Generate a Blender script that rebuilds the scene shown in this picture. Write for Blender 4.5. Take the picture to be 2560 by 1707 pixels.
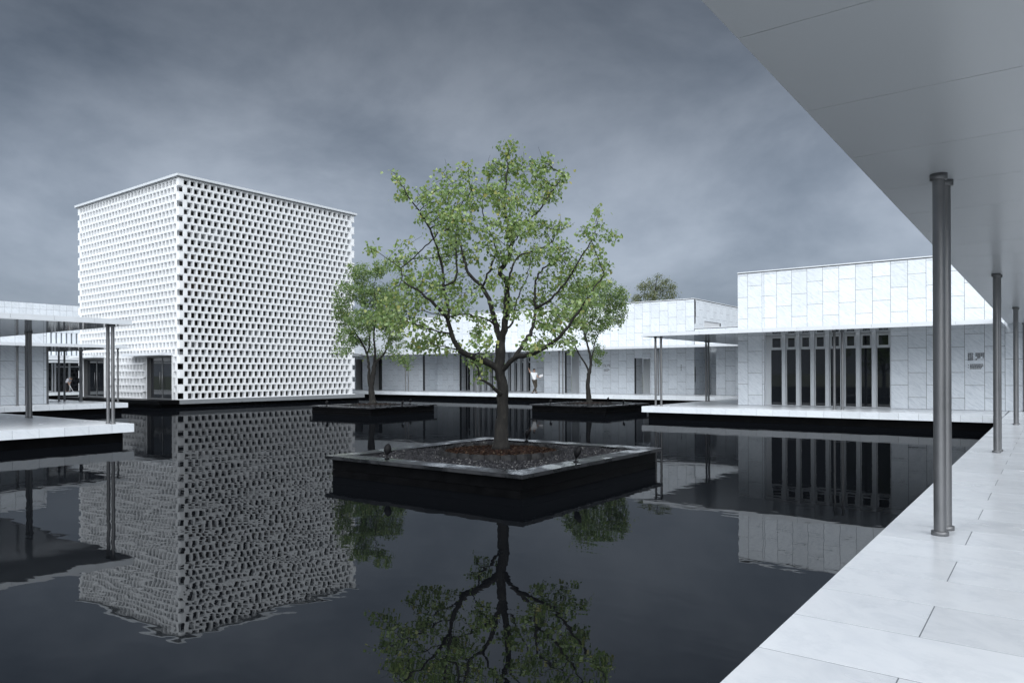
import bpy, math, random
import numpy as np
from mathutils import Vector, Matrix

S = bpy.context.scene
for o in list(bpy.data.objects):
    bpy.data.objects.remove(o, do_unlink=True)
COL = S.collection
random.seed(4)

# ------------------------------------------------------------------ camera
F_PX, CX, HY, EYE = 1812.0, 1280.0, 934.0, 1.4
YAW, ROLL = math.atan(1351 / 1812), 0.004
cam_d = bpy.data.cameras.new('camera')
cam_d.sensor_width = 36.0
cam_d.lens = 36.0 * F_PX / 2560.0
cam_d.shift_y = (HY - 853.5) / 2560.0
cam_d.clip_start = 0.05
cam_d.clip_end = 3000.0
cam = bpy.data.objects.new('camera', cam_d)
COL.objects.link(cam)
cam.location = (0, 0, EYE)
cam.rotation_euler = (Matrix.Rotation(YAW, 3, 'Z') @ Matrix.Rotation(math.pi / 2, 3, 'X') @ Matrix.Rotation(-ROLL, 3, 'Z')).to_euler()
S.camera = cam

# ------------------------------------------------------------------ exposure, sky, sun
EXPOSURE = 2.06
S.view_settings.view_transform = 'Standard'
S.view_settings.look = 'None'
S.view_settings.exposure = EXPOSURE
S.view_settings.gamma = 1.0
S.view_settings.use_curve_mapping = False
S.cycles.use_denoising = True
S.cycles.max_bounces = 10
S.cycles.diffuse_bounces = 4
S.cycles.glossy_bounces = 5

SUN_DIR = Vector((0.36, -0.53, 0.77)).normalized()      # towards the sun
world = bpy.data.worlds.new('World')
S.world = world
world.use_nodes = True
wn, wl = world.node_tree.nodes, world.node_tree.links
wn.clear()

def N(t, kind, **kw):
    n = t.nodes.new(kind)
    for k, v in kw.items():
        if k == 'inp':
            for a, b in v.items():
                n.inputs[a].default_value = b
        else:
            setattr(n, k, v)
    return n

def L(t, a, b):
    t.links.new(a, b)

def ramp(t, stops, interp='LINEAR'):
    n = t.nodes.new('ShaderNodeValToRGB')
    n.color_ramp.interpolation = interp
    els = n.color_ramp.elements
    while len(els) < len(stops):
        els.new(0.5)
    for e, (p, c) in zip(els, stops):
        e.position = p
        e.color = c if len(c) == 4 else (*c, 1)
    return n

def math_n(t, op, a, b=None):
    n = t.nodes.new('ShaderNodeMath')
    n.operation = op
    for i, v in enumerate((a, b)):
        if v is None:
            continue
        if isinstance(v, (int, float)):
            n.inputs[i].default_value = v
        else:
            t.links.new(v, n.inputs[i])
    return n.outputs[0]

def mixc(t, fac, a, b, mode='MIX'):
    n = t.nodes.new('ShaderNodeMix')
    n.data_type = 'RGBA'
    n.blend_type = mode
    for i, v in ((0, fac), (6, a), (7, b)):
        if isinstance(v, (int, float)):
            n.inputs[i].default_value = v
        elif isinstance(v, tuple):
            n.inputs[i].default_value = v if len(v) == 4 else (*v, 1)
        else:
            t.links.new(v, n.inputs[i])
    return n.outputs[2]

wt = world.node_tree
tc = N(wt, 'ShaderNodeTexCoord')
sep = N(wt, 'ShaderNodeSeparateXYZ')
L(wt, tc.outputs['Generated'], sep.inputs[0])
mp = N(wt, 'ShaderNodeMapping')
mp.inputs['Location'].default_value = (18.0, 44.0, 0.0)
mp.inputs['Scale'].default_value = (1.0, 1.0, 1.9)
L(wt, tc.outputs['Generated'], mp.inputs[0])
cn = N(wt, 'ShaderNodeTexNoise', inp={'Scale': 2.5, 'Detail': 8.0, 'Roughness': 0.57, 'Distortion': 0.22})   # billowing cloud deck
L(wt, mp.outputs[0], cn.inputs['Vector'])
cr = ramp(wt, [(0.345, (0.185, 0.227, 0.290)), (0.50, (0.290, 0.340, 0.416)), (0.65, (0.420, 0.478, 0.566))])
L(wt, cn.outputs['Fac'], cr.inputs[0])
el = N(wt, 'ShaderNodeMapRange', inp={1: 0.14, 2: 0.47, 3: 1.0, 4: 0.40})   # the cloud deck thickens overhead, as at the top of the photograph
el.interpolation_type = 'SMOOTHSTEP'
L(wt, sep.outputs[2], el.inputs[0])
cloud = mixc(wt, 1.0, cr.outputs[0], el.outputs[0], 'MULTIPLY')
sky = N(wt, 'ShaderNodeTexSky', sky_type='NISHITA', sun_disc=False)
sky.sun_elevation = math.asin(SUN_DIR.z)
sky.sun_rotation = math.atan2(SUN_DIR.x, SUN_DIR.y)
bg1 = N(wt, 'ShaderNodeBackground', inp={'Strength': 1.0 / 2 ** EXPOSURE})
L(wt, cloud, bg1.inputs['Color'])
bg2 = N(wt, 'ShaderNodeBackground', inp={'Strength': 0.05})
L(wt, sky.outputs[0], bg2.inputs['Color'])
mixs = N(wt, 'ShaderNodeMixShader', inp={0: 0.96})      # a closed cloud deck: hardly any clear sky comes through
L(wt, bg2.outputs[0], mixs.inputs[1])
L(wt, bg1.outputs[0], mixs.inputs[2])
wo = N(wt, 'ShaderNodeOutputWorld')
L(wt, mixs.outputs[0], wo.inputs[0])

sun_d = bpy.data.lights.new('sun', 'SUN')
sun_d.energy = 1.5
sun_d.angle = math.radians(90)
sun_d.color = (0.95, 0.975, 1.0)
sun = bpy.data.objects.new('sun', sun_d)
COL.objects.link(sun)
sun.location = (10, -10, 30)
sun.rotation_euler = SUN_DIR.to_track_quat('Z', 'Y').to_euler()

# ------------------------------------------------------------------ helpers
WO = {}

def tag(o, label=None, cat=None, group=None, kind=None):
    if label: o['label'] = label
    if cat: o['category'] = cat
    if group: o['group'] = group
    if kind: o['kind'] = kind
    return o

def empty(name, loc, label=None, cat=None, group=None):
    o = bpy.data.objects.new(name, None)
    o.empty_display_size = 0.2
    COL.objects.link(o)
    o.location = loc
    WO[o] = Vector(loc)
    return tag(o, label, cat, group, 'thing')

def place(name, mesh, pos, parent=None, mat=None):
    o = bpy.data.objects.new(name, mesh)
    COL.objects.link(o)
    p = Vector(pos)
    if parent is not None:
        o.parent = parent
        o.location = p - WO[parent]
    else:
        o.location = p
    WO[o] = p
    return o

class MB:
    def __init__(self):
        self.v, self.f, self.s = [], [], False
    def quad(self, a, b, c, d):
        n = len(self.v); self.v += [a, b, c, d]; self.f.append((n, n + 1, n + 2, n + 3))
    def box(self, x0, x1, y0, y1, z0, z1):
        n = len(self.v)
        self.v += [(x0, y0, z0), (x1, y0, z0), (x1, y1, z0), (x0, y1, z0), (x0, y0, z1), (x1, y0, z1), (x1, y1, z1), (x0, y1, z1)]
        for q in ((0, 3, 2, 1), (4, 5, 6, 7), (0, 1, 5, 4), (1, 2, 6, 5), (2, 3, 7, 6), (3, 0, 4, 7)):
            self.f.append(tuple(n + i for i in q))
        return self
    def obox(self, c, ax, ay, az):
        n = len(self.v); c, ax, ay, az = map(Vector, (c, ax, ay, az))
        for sz in (-1, 1):
            for sx, sy in ((-1, -1), (1, -1), (1, 1), (-1, 1)):
                self.v.append(tuple(c + ax * sx + ay * sy + az * sz))
        for q in ((0, 3, 2, 1), (4, 5, 6, 7), (0, 1, 5, 4), (1, 2, 6, 5), (2, 3, 7, 6), (3, 0, 4, 7)):
            self.f.append(tuple(n + i for i in q))
        return self
    def lathe(self, prof, c=(0, 0, 0), n=16, cap=True):
        b = len(self.v); self.s = True
        for r, z in prof:
            for i in range(n):
                a = 2 * math.pi * i / n
                self.v.append((c[0] + r * math.cos(a), c[1] + r * math.sin(a), c[2] + z))
        for j in range(len(prof) - 1):
            for i in range(n):
                i2 = (i + 1) % n
                self.f.append((b + j * n + i, b + j * n + i2, b + (j + 1) * n + i2, b + (j + 1) * n + i))
        if cap:
            self.f.append(tuple(b + i for i in range(n))[::-1])
            self.f.append(tuple(b + (len(prof) - 1) * n + i for i in range(n)))
        return self
    def tube(self, pts, rad, n=6):
        b = len(self.v); self.s = True
        pts = [Vector(p) for p in pts]
        up = None
        for i, p in enumerate(pts):
            d = (pts[min(i + 1, len(pts) - 1)] - pts[max(i - 1, 0)])
            d = d.normalized() if d.length > 1e-7 else Vector((0, 0, 1))
            if up is None:
                up = d.orthogonal().normalized()
            else:
                up = up - d * up.dot(d)
                up = up.normalized() if up.length > 1e-5 else d.orthogonal().normalized()
            w = d.cross(up)
            for k in range(n):
                a = 2 * math.pi * k / n
                self.v.append(tuple(p + (up * math.cos(a) + w * math.sin(a)) * rad[i]))
        for j in range(len(pts) - 1):
            for i in range(n):
                i2 = (i + 1) % n
                self.f.append((b + j * n + i, b + j * n + i2, b + (j + 1) * n + i2, b + (j + 1) * n + i))
        e = b + (len(pts) - 1) * n
        self.f.append(tuple(range(e, e + n)))
        self.f.append(tuple(range(b, b + n))[::-1])
        return self
    def mesh(self, name, mat):
        m = bpy.data.meshes.new(name)
        m.from_pydata(self.v, [], self.f)
        m.materials.append(mat)
        if self.s:
            m.polygons.foreach_set('use_smooth', [len(p.vertices) == 4 for p in m.polygons])
        m.update()
        return m
    def build(self, name, mat, parent=None, kind=None):
        o = place(name, self.mesh(name, mat), (0, 0, 0), parent)
        if kind: o['kind'] = kind
        return o

BOXES = {}
def slab(name, mat, x0, x1, y0, y1, z0, z1, parent, jitter=0.0):
    """one box piece; alike pieces share their mesh"""
    key = (mat.name, round(x1 - x0, 3), round(y1 - y0, 3), round(z1 - z0, 3))
    if key not in BOXES:
        hx, hy, hz = (x1 - x0) / 2, (y1 - y0) / 2, (z1 - z0) / 2
        BOXES[key] = MB().box(-hx, hx, -hy, hy, -hz, hz).mesh(name, mat)
    c = [(x0 + x1) / 2, (y0 + y1) / 2, (z0 + z1) / 2]
    return place(name, BOXES[key], c, parent)

# ------------------------------------------------------------------ materials
def mat_new(name):
    m = bpy.data.materials.new(name)
    m.use_nodes = True
    t = m.node_tree
    return m, t, t.nodes['Principled BSDF']

def plain(name, col, rough=0.5, metal=0.0, spec=0.5, var=0.0, vscale=3.0, bump=0.0, bscale=20.0, ior=None):
    m, t, b = mat_new(name)
    b.inputs['Base Color'].default_value = (*col, 1)
    b.inputs['Roughness'].default_value = rough
    b.inputs['Metallic'].default_value = metal
    b.inputs['Specular IOR Level'].default_value = spec
    if ior: b.inputs['IOR'].default_value = ior
    if var or bump:
        co = N(t, 'ShaderNodeTexCoord')
    if var:
        n = N(t, 'ShaderNodeTexNoise', inp={'Scale': vscale, 'Detail': 5.0, 'Roughness': 0.6})
        L(t, co.outputs['Object'], n.inputs['Vector'])
        lo = tuple(max(0, c * (1 - var)) for c in col); hi = tuple(min(1, c * (1 + var)) for c in col)
        r = ramp(t, [(0.3, lo), (0.7, hi)])
        L(t, n.outputs['Fac'], r.inputs[0])
        L(t, r.outputs[0], b.inputs['Base Color'])
        rr = N(t, 'ShaderNodeMapRange', inp={3: max(0.02, rough * 0.75), 4: min(1, rough * 1.25)})
        L(t, n.outputs['Fac'], rr.inputs[0])
        L(t, rr.outputs[0], b.inputs['Roughness'])
    if bump:
        n2 = N(t, 'ShaderNodeTexNoise', inp={'Scale': bscale, 'Detail': 4.0})
        L(t, co.outputs['Object'], n2.inputs['Vector'])
        bp = N(t, 'ShaderNodeBump', inp={'Strength': bump, 'Distance': 0.01})
        L(t, n2.outputs['Fac'], bp.inputs['Height'])
        L(t, bp.outputs[0], b.inputs['Normal'])
    return m

def marble(name, floor=False, base=(0.745, 0.785, 0.825), vein=(0.40, 0.45, 0.51), rough=0.35, amount=0.55, spec=0.4, stretch=5.0, scale=2.6):
    m, t, b = mat_new(name)
    co = N(t, 'ShaderNodeTexCoord'); oi = N(t, 'ShaderNodeObjectInfo')
    sp = N(t, 'ShaderNodeSeparateXYZ'); L(t, co.outputs['Object'], sp.inputs[0])
    if floor:
        u, v = sp.outputs[0], sp.outputs[1]
    else:
        u, v = math_n(t, 'ADD', sp.outputs[0], sp.outputs[1]), sp.outputs[2]
    u = math_n(t, 'ADD', u, math_n(t, 'MULTIPLY', oi.outputs['Random'], 37.0))
    a = math_n(t, 'ADD', math_n(t, 'MULTIPLY', u, 0.8), v)
    c = math_n(t, 'SUBTRACT', u, math_n(t, 'MULTIPLY', v, 0.7))
    cb = N(t, 'ShaderNodeCombineXYZ')
    L(t, math_n(t, 'MULTIPLY', a, stretch), cb.inputs[0]); L(t, math_n(t, 'MULTIPLY', c, 1.0), cb.inputs[1])
    L(t, math_n(t, 'MULTIPLY', oi.outputs['Random'], 91.0), cb.inputs[2])
    n1 = N(t, 'ShaderNodeTexNoise', inp={'Scale': scale, 'Detail': 9.0, 'Roughness': 0.66, 'Distortion': 0.9})
    L(t, cb.outputs[0], n1.inputs['Vector'])
    r1 = ramp(t, [(0.36, (1, 1, 1)), (0.52, (0.25, 0.25, 0.25)), (0.62, (0, 0, 0))])
    L(t, n1.outputs['Fac'], r1.inputs[0])
    n2 = N(t, 'ShaderNodeTexNoise', inp={'Scale': 0.9, 'Detail': 3.0})
    L(t, cb.outputs[0], n2.inputs['Vector'])
    fac = math_n(t, 'MULTIPLY', math_n(t, 'MULTIPLY', r1.outputs[0], n2.outputs['Fac']), amount * 1.8)
    col = mixc(t, fac, base, vein)
    tone = N(t, 'ShaderNodeMapRange', inp={3: 0.91 if floor else 0.93, 4: 1.03}); L(t, oi.outputs['Random'], tone.inputs[0])
    if floor:    # dried splash marks and scuffs
        geo = N(t, 'ShaderNodeNewGeometry')
        sn = N(t, 'ShaderNodeTexNoise', inp={'Scale': 3.4, 'Detail': 8.0, 'Roughness': 0.72}); L(t, geo.outputs['Position'], sn.inputs['Vector'])
        sr = ramp(t, [(0.52, (1, 1, 1)), (0.60, (0.94, 0.945, 0.95)), (0.66, (0.98, 0.98, 0.98))]); L(t, sn.outputs['Fac'], sr.inputs[0])
        col = mixc(t, 1.0, col, sr.outputs[0], 'MULTIPLY')
    hsv = N(t, 'ShaderNodeHueSaturation'); L(t, col, hsv.inputs['Color']); L(t, tone.outputs[0], hsv.inputs['Value'])
    L(t, hsv.outputs[0], b.inputs['Base Color'])
    rr = N(t, 'ShaderNodeMapRange', inp={3: rough * 0.8, 4: rough * 1.3}); L(t, n2.outputs['Fac'], rr.inputs[0])
    L(t, rr.outputs[0], b.inputs['Roughness'])
    b.inputs['Specular IOR Level'].default_value = spec
    return m

M = {}
M['marble'] = marble('marble_cladding', amount=0.46)
M['floor'] = marble('polished_marble_floor', floor=True, base=(0.83, 0.855, 0.885), vein=(0.40, 0.45, 0.52), rough=0.24, amount=0.20, spec=0.45, stretch=1.9, scale=1.7)
M['edge'] = marble('marble_edge_stone', rough=0.4, amount=0.25)
M['joint'] = plain('dark_joint', (0.06, 0.064, 0.07), 0.9)
M['grout'] = plain('grey_grout', (0.20, 0.215, 0.235), 0.9)
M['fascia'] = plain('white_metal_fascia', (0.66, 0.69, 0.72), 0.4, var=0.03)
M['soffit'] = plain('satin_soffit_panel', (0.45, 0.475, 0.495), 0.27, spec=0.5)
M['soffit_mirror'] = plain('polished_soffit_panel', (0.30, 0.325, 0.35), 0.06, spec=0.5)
M['steel'] = plain('brushed_steel', (0.21, 0.212, 0.217), 0.46, metal=0.75, var=0.08, vscale=6)
M['steel_dark'] = plain('dark_steel_collar', (0.16, 0.165, 0.17), 0.45, metal=0.6)
M['frame'] = plain('aluminium_window_frame', (0.56, 0.58, 0.60), 0.4, metal=0.3)
M['granite'] = plain('black_granite', (0.0028, 0.0029, 0.0033), 0.38, spec=0.08, var=0.4, vscale=4, bump=0.05, bscale=60)
M['glass'] = plain('dark_window_glass', (0.012, 0.014, 0.017), 0.03, spec=0.6)
M['white'] = plain('white_precast_block', (0.83, 0.845, 0.86), 0.5, var=0.03, vscale=5)
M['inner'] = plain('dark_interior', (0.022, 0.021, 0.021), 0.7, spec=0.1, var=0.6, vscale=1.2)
M['brown'] = plain('timber_screen', (0.10, 0.075, 0.055), 0.6, var=0.4, vscale=6)
M['roof_metal'] = plain('grey_roof_metal', (0.60, 0.63, 0.66), 0.4, var=0.04)
M['base_slab'] = plain('grey_base_slab', (0.20, 0.212, 0.225), 0.4, var=0.08)
M['fin'] = plain('shade_toned_stone_fin', (0.50, 0.525, 0.55), 0.5, var=0.05, vscale=4)  # fin stone greyed in its colour for the shade under the canopy
M['door'] = plain('white_painted_door', (0.66, 0.69, 0.71), 0.4)
M['black'] = plain('black_metal', (0.006, 0.006, 0.007), 0.55, spec=0.1)
M['ink'] = plain('black_lettering', (0.02, 0.02, 0.022), 0.6)
M['roof'] = plain('grey_roof_membrane', (0.35, 0.36, 0.37), 0.8)
M['ground'] = plain('dry_lawn_ground', (0.07, 0.085, 0.05), 0.95, var=0.3, vscale=0.1)
M['gravel'] = plain('dark_gravel_bed', (0.012, 0.0125, 0.014), 0.7, spec=0.2, var=0.5, vscale=40)
M['stone'] = plain('gravel_stone', (0.05, 0.05, 0.055), 0.6, spec=0.12)
_t = M['stone'].node_tree; _g = N(_t, 'ShaderNodeNewGeometry'); _r = ramp(_t, [(0.0, (0.004, 0.004, 0.005)), (0.6, (0.016, 0.016, 0.019)), (0.93, (0.04, 0.04, 0.044)), (1.0, (0.15, 0.15, 0.145))])
L(_t, _g.outputs['Random Per Island'], _r.inputs[0]); L(_t, _r.outputs[0], _t.nodes['Principled BSDF'].inputs['Base Color'])
M['chip'] = plain('bark_chip', (0.04, 0.02, 0.015), 0.9, spec=0.1)
_t = M['chip'].node_tree; _g = N(_t, 'ShaderNodeNewGeometry'); _r = ramp(_t, [(0.0, (0.006, 0.005, 0.004)), (0.6, (0.026, 0.014, 0.010)), (0.95, (0.055, 0.032, 0.022)), (1.0, (0.12, 0.10, 0.07))])
L(_t, _g.outputs['Random Per Island'], _r.inputs[0]); L(_t, _r.outputs[0], _t.nodes['Principled BSDF'].inputs['Base Color'])
M['mulch'] = plain('brown_bark_mulch', (0.018, 0.010, 0.008), 0.95, spec=0.1, var=0.5, vscale=30)
M['edging'] = plain('scalloped_edging', (0.020, 0.020, 0.021), 0.6, spec=0.3, var=0.4, vscale=20)
M['skin'] = plain('skin', (0.42, 0.26, 0.19), 0.55)
M['shirt'] = plain('white_cotton', (0.78, 0.79, 0.80), 0.9)
M['shirt_grey'] = plain('pale_grey_cotton', (0.42, 0.43, 0.46), 0.9)
M['trousers'] = plain('olive_trousers', (0.050, 0.043, 0.033), 0.9)
M['dark_cloth'] = plain('black_trousers', (0.012, 0.012, 0.014), 0.9)
M['hair'] = plain('black_hair', (0.012, 0.010, 0.009), 0.6)
M['paper'] = plain('white_paper', (0.80, 0.80, 0.80), 0.7)
M['worn'] = plain('wound_wood', (0.22, 0.10, 0.045), 0.85, var=0.4, vscale=15)

def water_mat():
    m, t, b = mat_new('dark_pool_water')
    b.inputs['Base Color'].default_value = (0.003, 0.0035, 0.0045, 1)
    b.inputs['Roughness'].default_value = 0.6
    b.inputs['Specular IOR Level'].default_value = 0.0
    co = N(t, 'ShaderNodeTexCoord')
    mpp = N(t, 'ShaderNodeMapping'); mpp.inputs['Rotation'].default_value = (0, 0, -0.64); mpp.inputs['Scale'].default_value = (0.75, 1.25, 1)
    L(t, co.outputs['Object'], mpp.inputs[0])
    n1 = N(t, 'ShaderNodeTexNoise', inp={'Scale': 1.5, 'Detail': 2.0, 'Roughness': 0.5, 'Distortion': 0.4})
    n2 = N(t, 'ShaderNodeTexNoise', inp={'Scale': 5.0, 'Detail': 2.0, 'Roughness': 0.5, 'Distortion': 0.2})
    n3 = N(t, 'ShaderNodeTexNoise', inp={'Scale': 0.16, 'Detail': 2.0})
    for n in (n1, n2, n3):
        L(t, mpp.outputs[0], n.inputs['Vector'])
    patch = N(t, 'ShaderNodeMapRange', inp={1: 0.38, 2: 0.62, 3: 0.25, 4: 1.0}); L(t, n3.outputs['Fac'], patch.inputs[0])
    h = math_n(t, 'ADD', n1.outputs['Fac'], math_n(t, 'MULTIPLY', math_n(t, 'MULTIPLY', n2.outputs['Fac'], 0.22), patch.outputs[0]))
    bp = N(t, 'ShaderNodeBump', inp={'Strength': 1.0, 'Distance': 0.0023})
    L(t, h, bp.inputs['Height'])
    gs = N(t, 'ShaderNodeBsdfGlossy', inp={'Color': (0.97, 0.985, 1.0, 1), 'Roughness': 0.01}); L(t, bp.outputs[0], gs.inputs['Normal'])
    fr = N(t, 'ShaderNodeFresnel', inp={'IOR': 1.33}); L(t, bp.outputs[0], fr.inputs['Normal'])
    rf = N(t, 'ShaderNodeMapRange', inp={3: 0.15, 4: 0.15}); L(t, fr.outputs[0], rf.inputs[0])
    mx = N(t, 'ShaderNodeMixShader'); L(t, rf.outputs[0], mx.inputs[0]); L(t, b.outputs[0], mx.inputs[1]); L(t, gs.outputs[0], mx.inputs[2])
    L(t, mx.outputs[0], t.nodes['Material Output'].inputs[0])
    return m
M['water'] = water_mat()

def wet_granite():
    m, t, b = mat_new('wet_granite_coping')
    co = N(t, 'ShaderNodeTexCoord'); geo = N(t, 'ShaderNodeNewGeometry')
    n = N(t, 'ShaderNodeTexNoise', inp={'Scale': 2.2, 'Detail': 6.0, 'Roughness': 0.6})
    L(t, geo.outputs['Position'], n.inputs['Vector'])
    r = ramp(t, [(0.42, (0.008, 0.009, 0.010)), (0.58, (0.024, 0.025, 0.028))]); L(t, n.outputs['Fac'], r.inputs[0])
    L(t, r.outputs[0], b.inputs['Base Color'])
    rr = N(t, 'ShaderNodeMapRange', inp={1: 0.42, 2: 0.6, 3: 0.12, 4: 0.5}); L(t, n.outputs['Fac'], rr.inputs[0])
    L(t, rr.outputs[0], b.inputs['Roughness'])
    return m
M['coping'] = wet_granite()

def bark_mat():
    m, t, b = mat_new('bark')
    co = N(t, 'ShaderNodeTexCoord')
    mpp = N(t, 'ShaderNodeMapping'); mpp.inputs['Scale'].default_value = (14, 14, 5); L(t, co.outputs['Object'], mpp.inputs[0])
    n = N(t, 'ShaderNodeTexNoise', inp={'Scale': 1.0, 'Detail': 7.0, 'Roughness': 0.7, 'Distortion': 0.6}); L(t, mpp.outputs[0], n.inputs['Vector'])
    r = ramp(t, [(0.34, (0.004, 0.0036, 0.0033)), (0.54, (0.011, 0.010, 0.0088)), (0.66, (0.030, 0.028, 0.023)), (0.82, (0.10, 0.096, 0.082))]); L(t, n.outputs['Fac'], r.inputs[0])
    L(t, r.outputs[0], b.inputs['Base Color']); b.inputs['Roughness'].default_value = 0.9
    bp = N(t, 'ShaderNodeBump', inp={'Strength': 0.9, 'Distance': 0.025}); L(t, n.outputs['Fac'], bp.inputs['Height']); L(t, bp.outputs[0], b.inputs['Normal'])
    return m
M['bark'] = bark_mat()

def leaf_mat(name, stops, trans=0.42):
    m, t, b = mat_new(name)
    geo = N(t, 'ShaderNodeNewGeometry')
    r = ramp(t, stops); L(t, geo.outputs['Random Per Island'], r.inputs[0])
    L(t, r.outputs[0], b.inputs['Base Color'])
    b.inputs['Roughness'].default_value = 0.33
    b.inputs['Specular IOR Level'].default_value = 0.5
    tr = N(t, 'ShaderNodeBsdfTranslucent')
    tc_ = mixc(t, 1.0, r.outputs[0], (1.0, 1.08, 0.62), 'MULTIPLY'); L(t, tc_, tr.inputs['Color'])
    mx = N(t, 'ShaderNodeMixShader', inp={0: trans})
    L(t, b.outputs[0], mx.inputs[1]); L(t, tr.outputs[0], mx.inputs[2])
    L(t, mx.outputs[0], t.nodes['Material Output'].inputs[0])
    return m
M['leaf'] = leaf_mat('broad_leaf', [(0.0, (0.140, 0.220, 0.085)), (0.35, (0.215, 0.310, 0.120)), (0.80, (0.300, 0.390, 0.170)), (0.95, (0.36, 0.42, 0.15)), (1.0, (0.42, 0.38, 0.13))])
M['leaf2'] = leaf_mat('small_tree_leaf', [(0.0, (0.095, 0.165, 0.068)), (0.5, (0.185, 0.270, 0.108)), (0.9, (0.265, 0.345, 0.150)), (1.0, (0.34, 0.37, 0.13))])
M['needle'] = leaf_mat('feathery_needle', [(0.0, (0.09, 0.12, 0.06)), (0.6, (0.15, 0.18, 0.075)), (1.0, (0.22, 0.22, 0.11))], 0.3)

# ------------------------------------------------------------------ setting: ground, water, decks
WATER = -0.52
g = MB(); g.quad((-1200, -1200, -1.0), (1200, -1200, -1.0), (1200, 1200, -1.0), (-1200, 1200, -1.0))
tag(g.build('ground', M['ground']), kind='structure', label='flat ground far beyond the halls')
w = MB(); w.quad((-64, -40, WATER), (60, -40, WATER), (60, 62, WATER), (-64, 62, WATER))
tag(w.build('pool_water', M['water']), kind='structure', label='dark still water of the reflecting pool')

MOD = 0.615
TH = 0.24      # height of the white edge band

def deck(name, label, x0, x1, y0, y1, edges, inset=0.22, tiles=False, eps=0.0):
    """white deck slab on a set-back black granite wall; edges: sides that get single edge stones"""
    d = MB()
    d.box(x0 + 0.05 * (not tiles), x1 - 0.05, y0 + 0.05, y1 - 0.05, -TH - eps, -0.002 if tiles else -0.0 - eps)
    o = d.build(name, M['grout'] if tiles else M['floor'])
    tag(o, label, kind='structure')
    gb = MB(); gb.box(x0 + inset, x1 - inset, y0 + inset, y1 - inset, -0.95, -TH - eps - 0.002)
    gb.build('granite_wall', M['granite'], o)
    if edges:
        jb = MB(); q_ = 0.012
        jb.box(x0 + q_, x1 - q_, y0 + q_, y0 + 0.046, -TH - eps + q_, -eps - q_); jb.box(x0 + q_, x1 - q_, y1 - 0.046, y1 - q_, -TH - eps + q_, -eps - q_)
        jb.box(x0 + q_, x0 + 0.046, y0 + 0.046, y1 - 0.046, -TH - eps + q_, -eps - q_); jb.box(x1 - 0.046, x1 - q_, y0 + 0.046, y1 - 0.046, -TH - eps + q_, -eps - q_)
        jb.build('joint_bed', M['grout'], o)
    for side in edges:
        horiz = side in 'SN'
        a0, a1 = (x0, x1) if horiz else (y0, y1)
        n = max(1, round((a1 - a0) / MOD)); st = (a1 - a0) / n
        for i in range(n):
            p, q = a0 + i * st + 0.004, a0 + (i + 1) * st - 0.004
            if side == 'S': slab('edge_stone', M['edge'], p, q, y0, y0 + 0.048, -TH - eps, -eps, o)
            if side == 'N': slab('edge_stone', M['edge'], p, q, y1 - 0.048, y1, -TH - eps, -eps, o)
            if side == 'E': slab('edge_stone', M['edge'], x1 - 0.048, x1, p, q, -TH - eps, -eps, o)
            if side == 'W': slab('edge_stone', M['edge'], x0, x0 + 0.048, p, q, -TH - eps, -eps, o)
    return o

# the walkway the camera stands on, laid with long marble tiles in half bond
DW = 1.21
gal = deck('walkway_deck', 'white marble walkway running along the right edge of the pool', -DW, DW, -5.2, 60.0, '', inset=0.15, tiles=True)
TILE, TLEN = 0.635, 1.28
for k in range(-14, 88):
    ya = 4.36 + k * TILE
    xs = [-DW, -0.57, 0.71, DW] if k % 2 == 0 else [-DW, 0.07, DW]
    if ya > 59: break
    if ya < -5.1: continue
    for xa, xb in zip(xs[:-1], xs[1:]):
        slab('floor_tile', M['floor'], xa + (0.0035 if xa > -DW else 0), xb - 0.0035, ya + 0.0055, ya + TILE - 0.0055, -0.030, 0.0, gal)

deck('forecourt_deck', 'white marble deck in front of the hall on the right', -13.96, -DW - 0.001, 27.9, 33.0, 'SW', eps=0.003)
deck('side_deck', 'white marble deck along the far side of the right hall', -13.96, -10.0, 33.001, 41.1, 'W', eps=0.003)
deck('far_deck', 'long white marble deck before the far hall across the pool', -64.0, -9.0, 41.101, 49.0, 'S', eps=0.003)
deck('landing_deck', 'white marble deck jutting into the pool at the left edge', -37.9, -21.42, -2.0, 10.33, 'EN', eps=0.003)
deck('west_deck', 'second white marble deck behind the jutting one at left', -60.0, -37.95, -2.0, 18.0, 'EN', eps=0.006)
deck('distant_deck', 'distant white deck seen through the gap beside the cube', -80.0, -66.0, 10.0, 60.0, 'E', eps=0.003)

# ------------------------------------------------------------------ columns
def column_mesh(h, r):
    key = ('col', h, r)
    if key not in BOXES:
        BOXES[key] = (MB().lathe([(r, 0.03), (r, h - 0.03)], n=20, cap=False).mesh('shaft', M['steel']),
                      MB().lathe([(r * 1.42, 0.0), (r * 1.42, 0.034), (r * 1.02, 0.036)], n=20).mesh('base_collar', M['steel']),
                      MB().lathe([(r * 1.02, -0.052), (r * 1.42, -0.05), (r * 1.42, 0.0)], n=20).mesh('top_collar', M['steel_dark']))
    return BOXES[key]

def column(x, y, h, label, group, r=0.048, z=0.0):
    t = empty('column', (x, y, z), label, 'column', group)
    a, b, c = column_mesh(h, r)
    place('shaft', a, (x, y, z), t); place('base_collar', b, (x, y, z), t); place('top_collar', c, (x, y, z + h), t)
    return t

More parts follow.
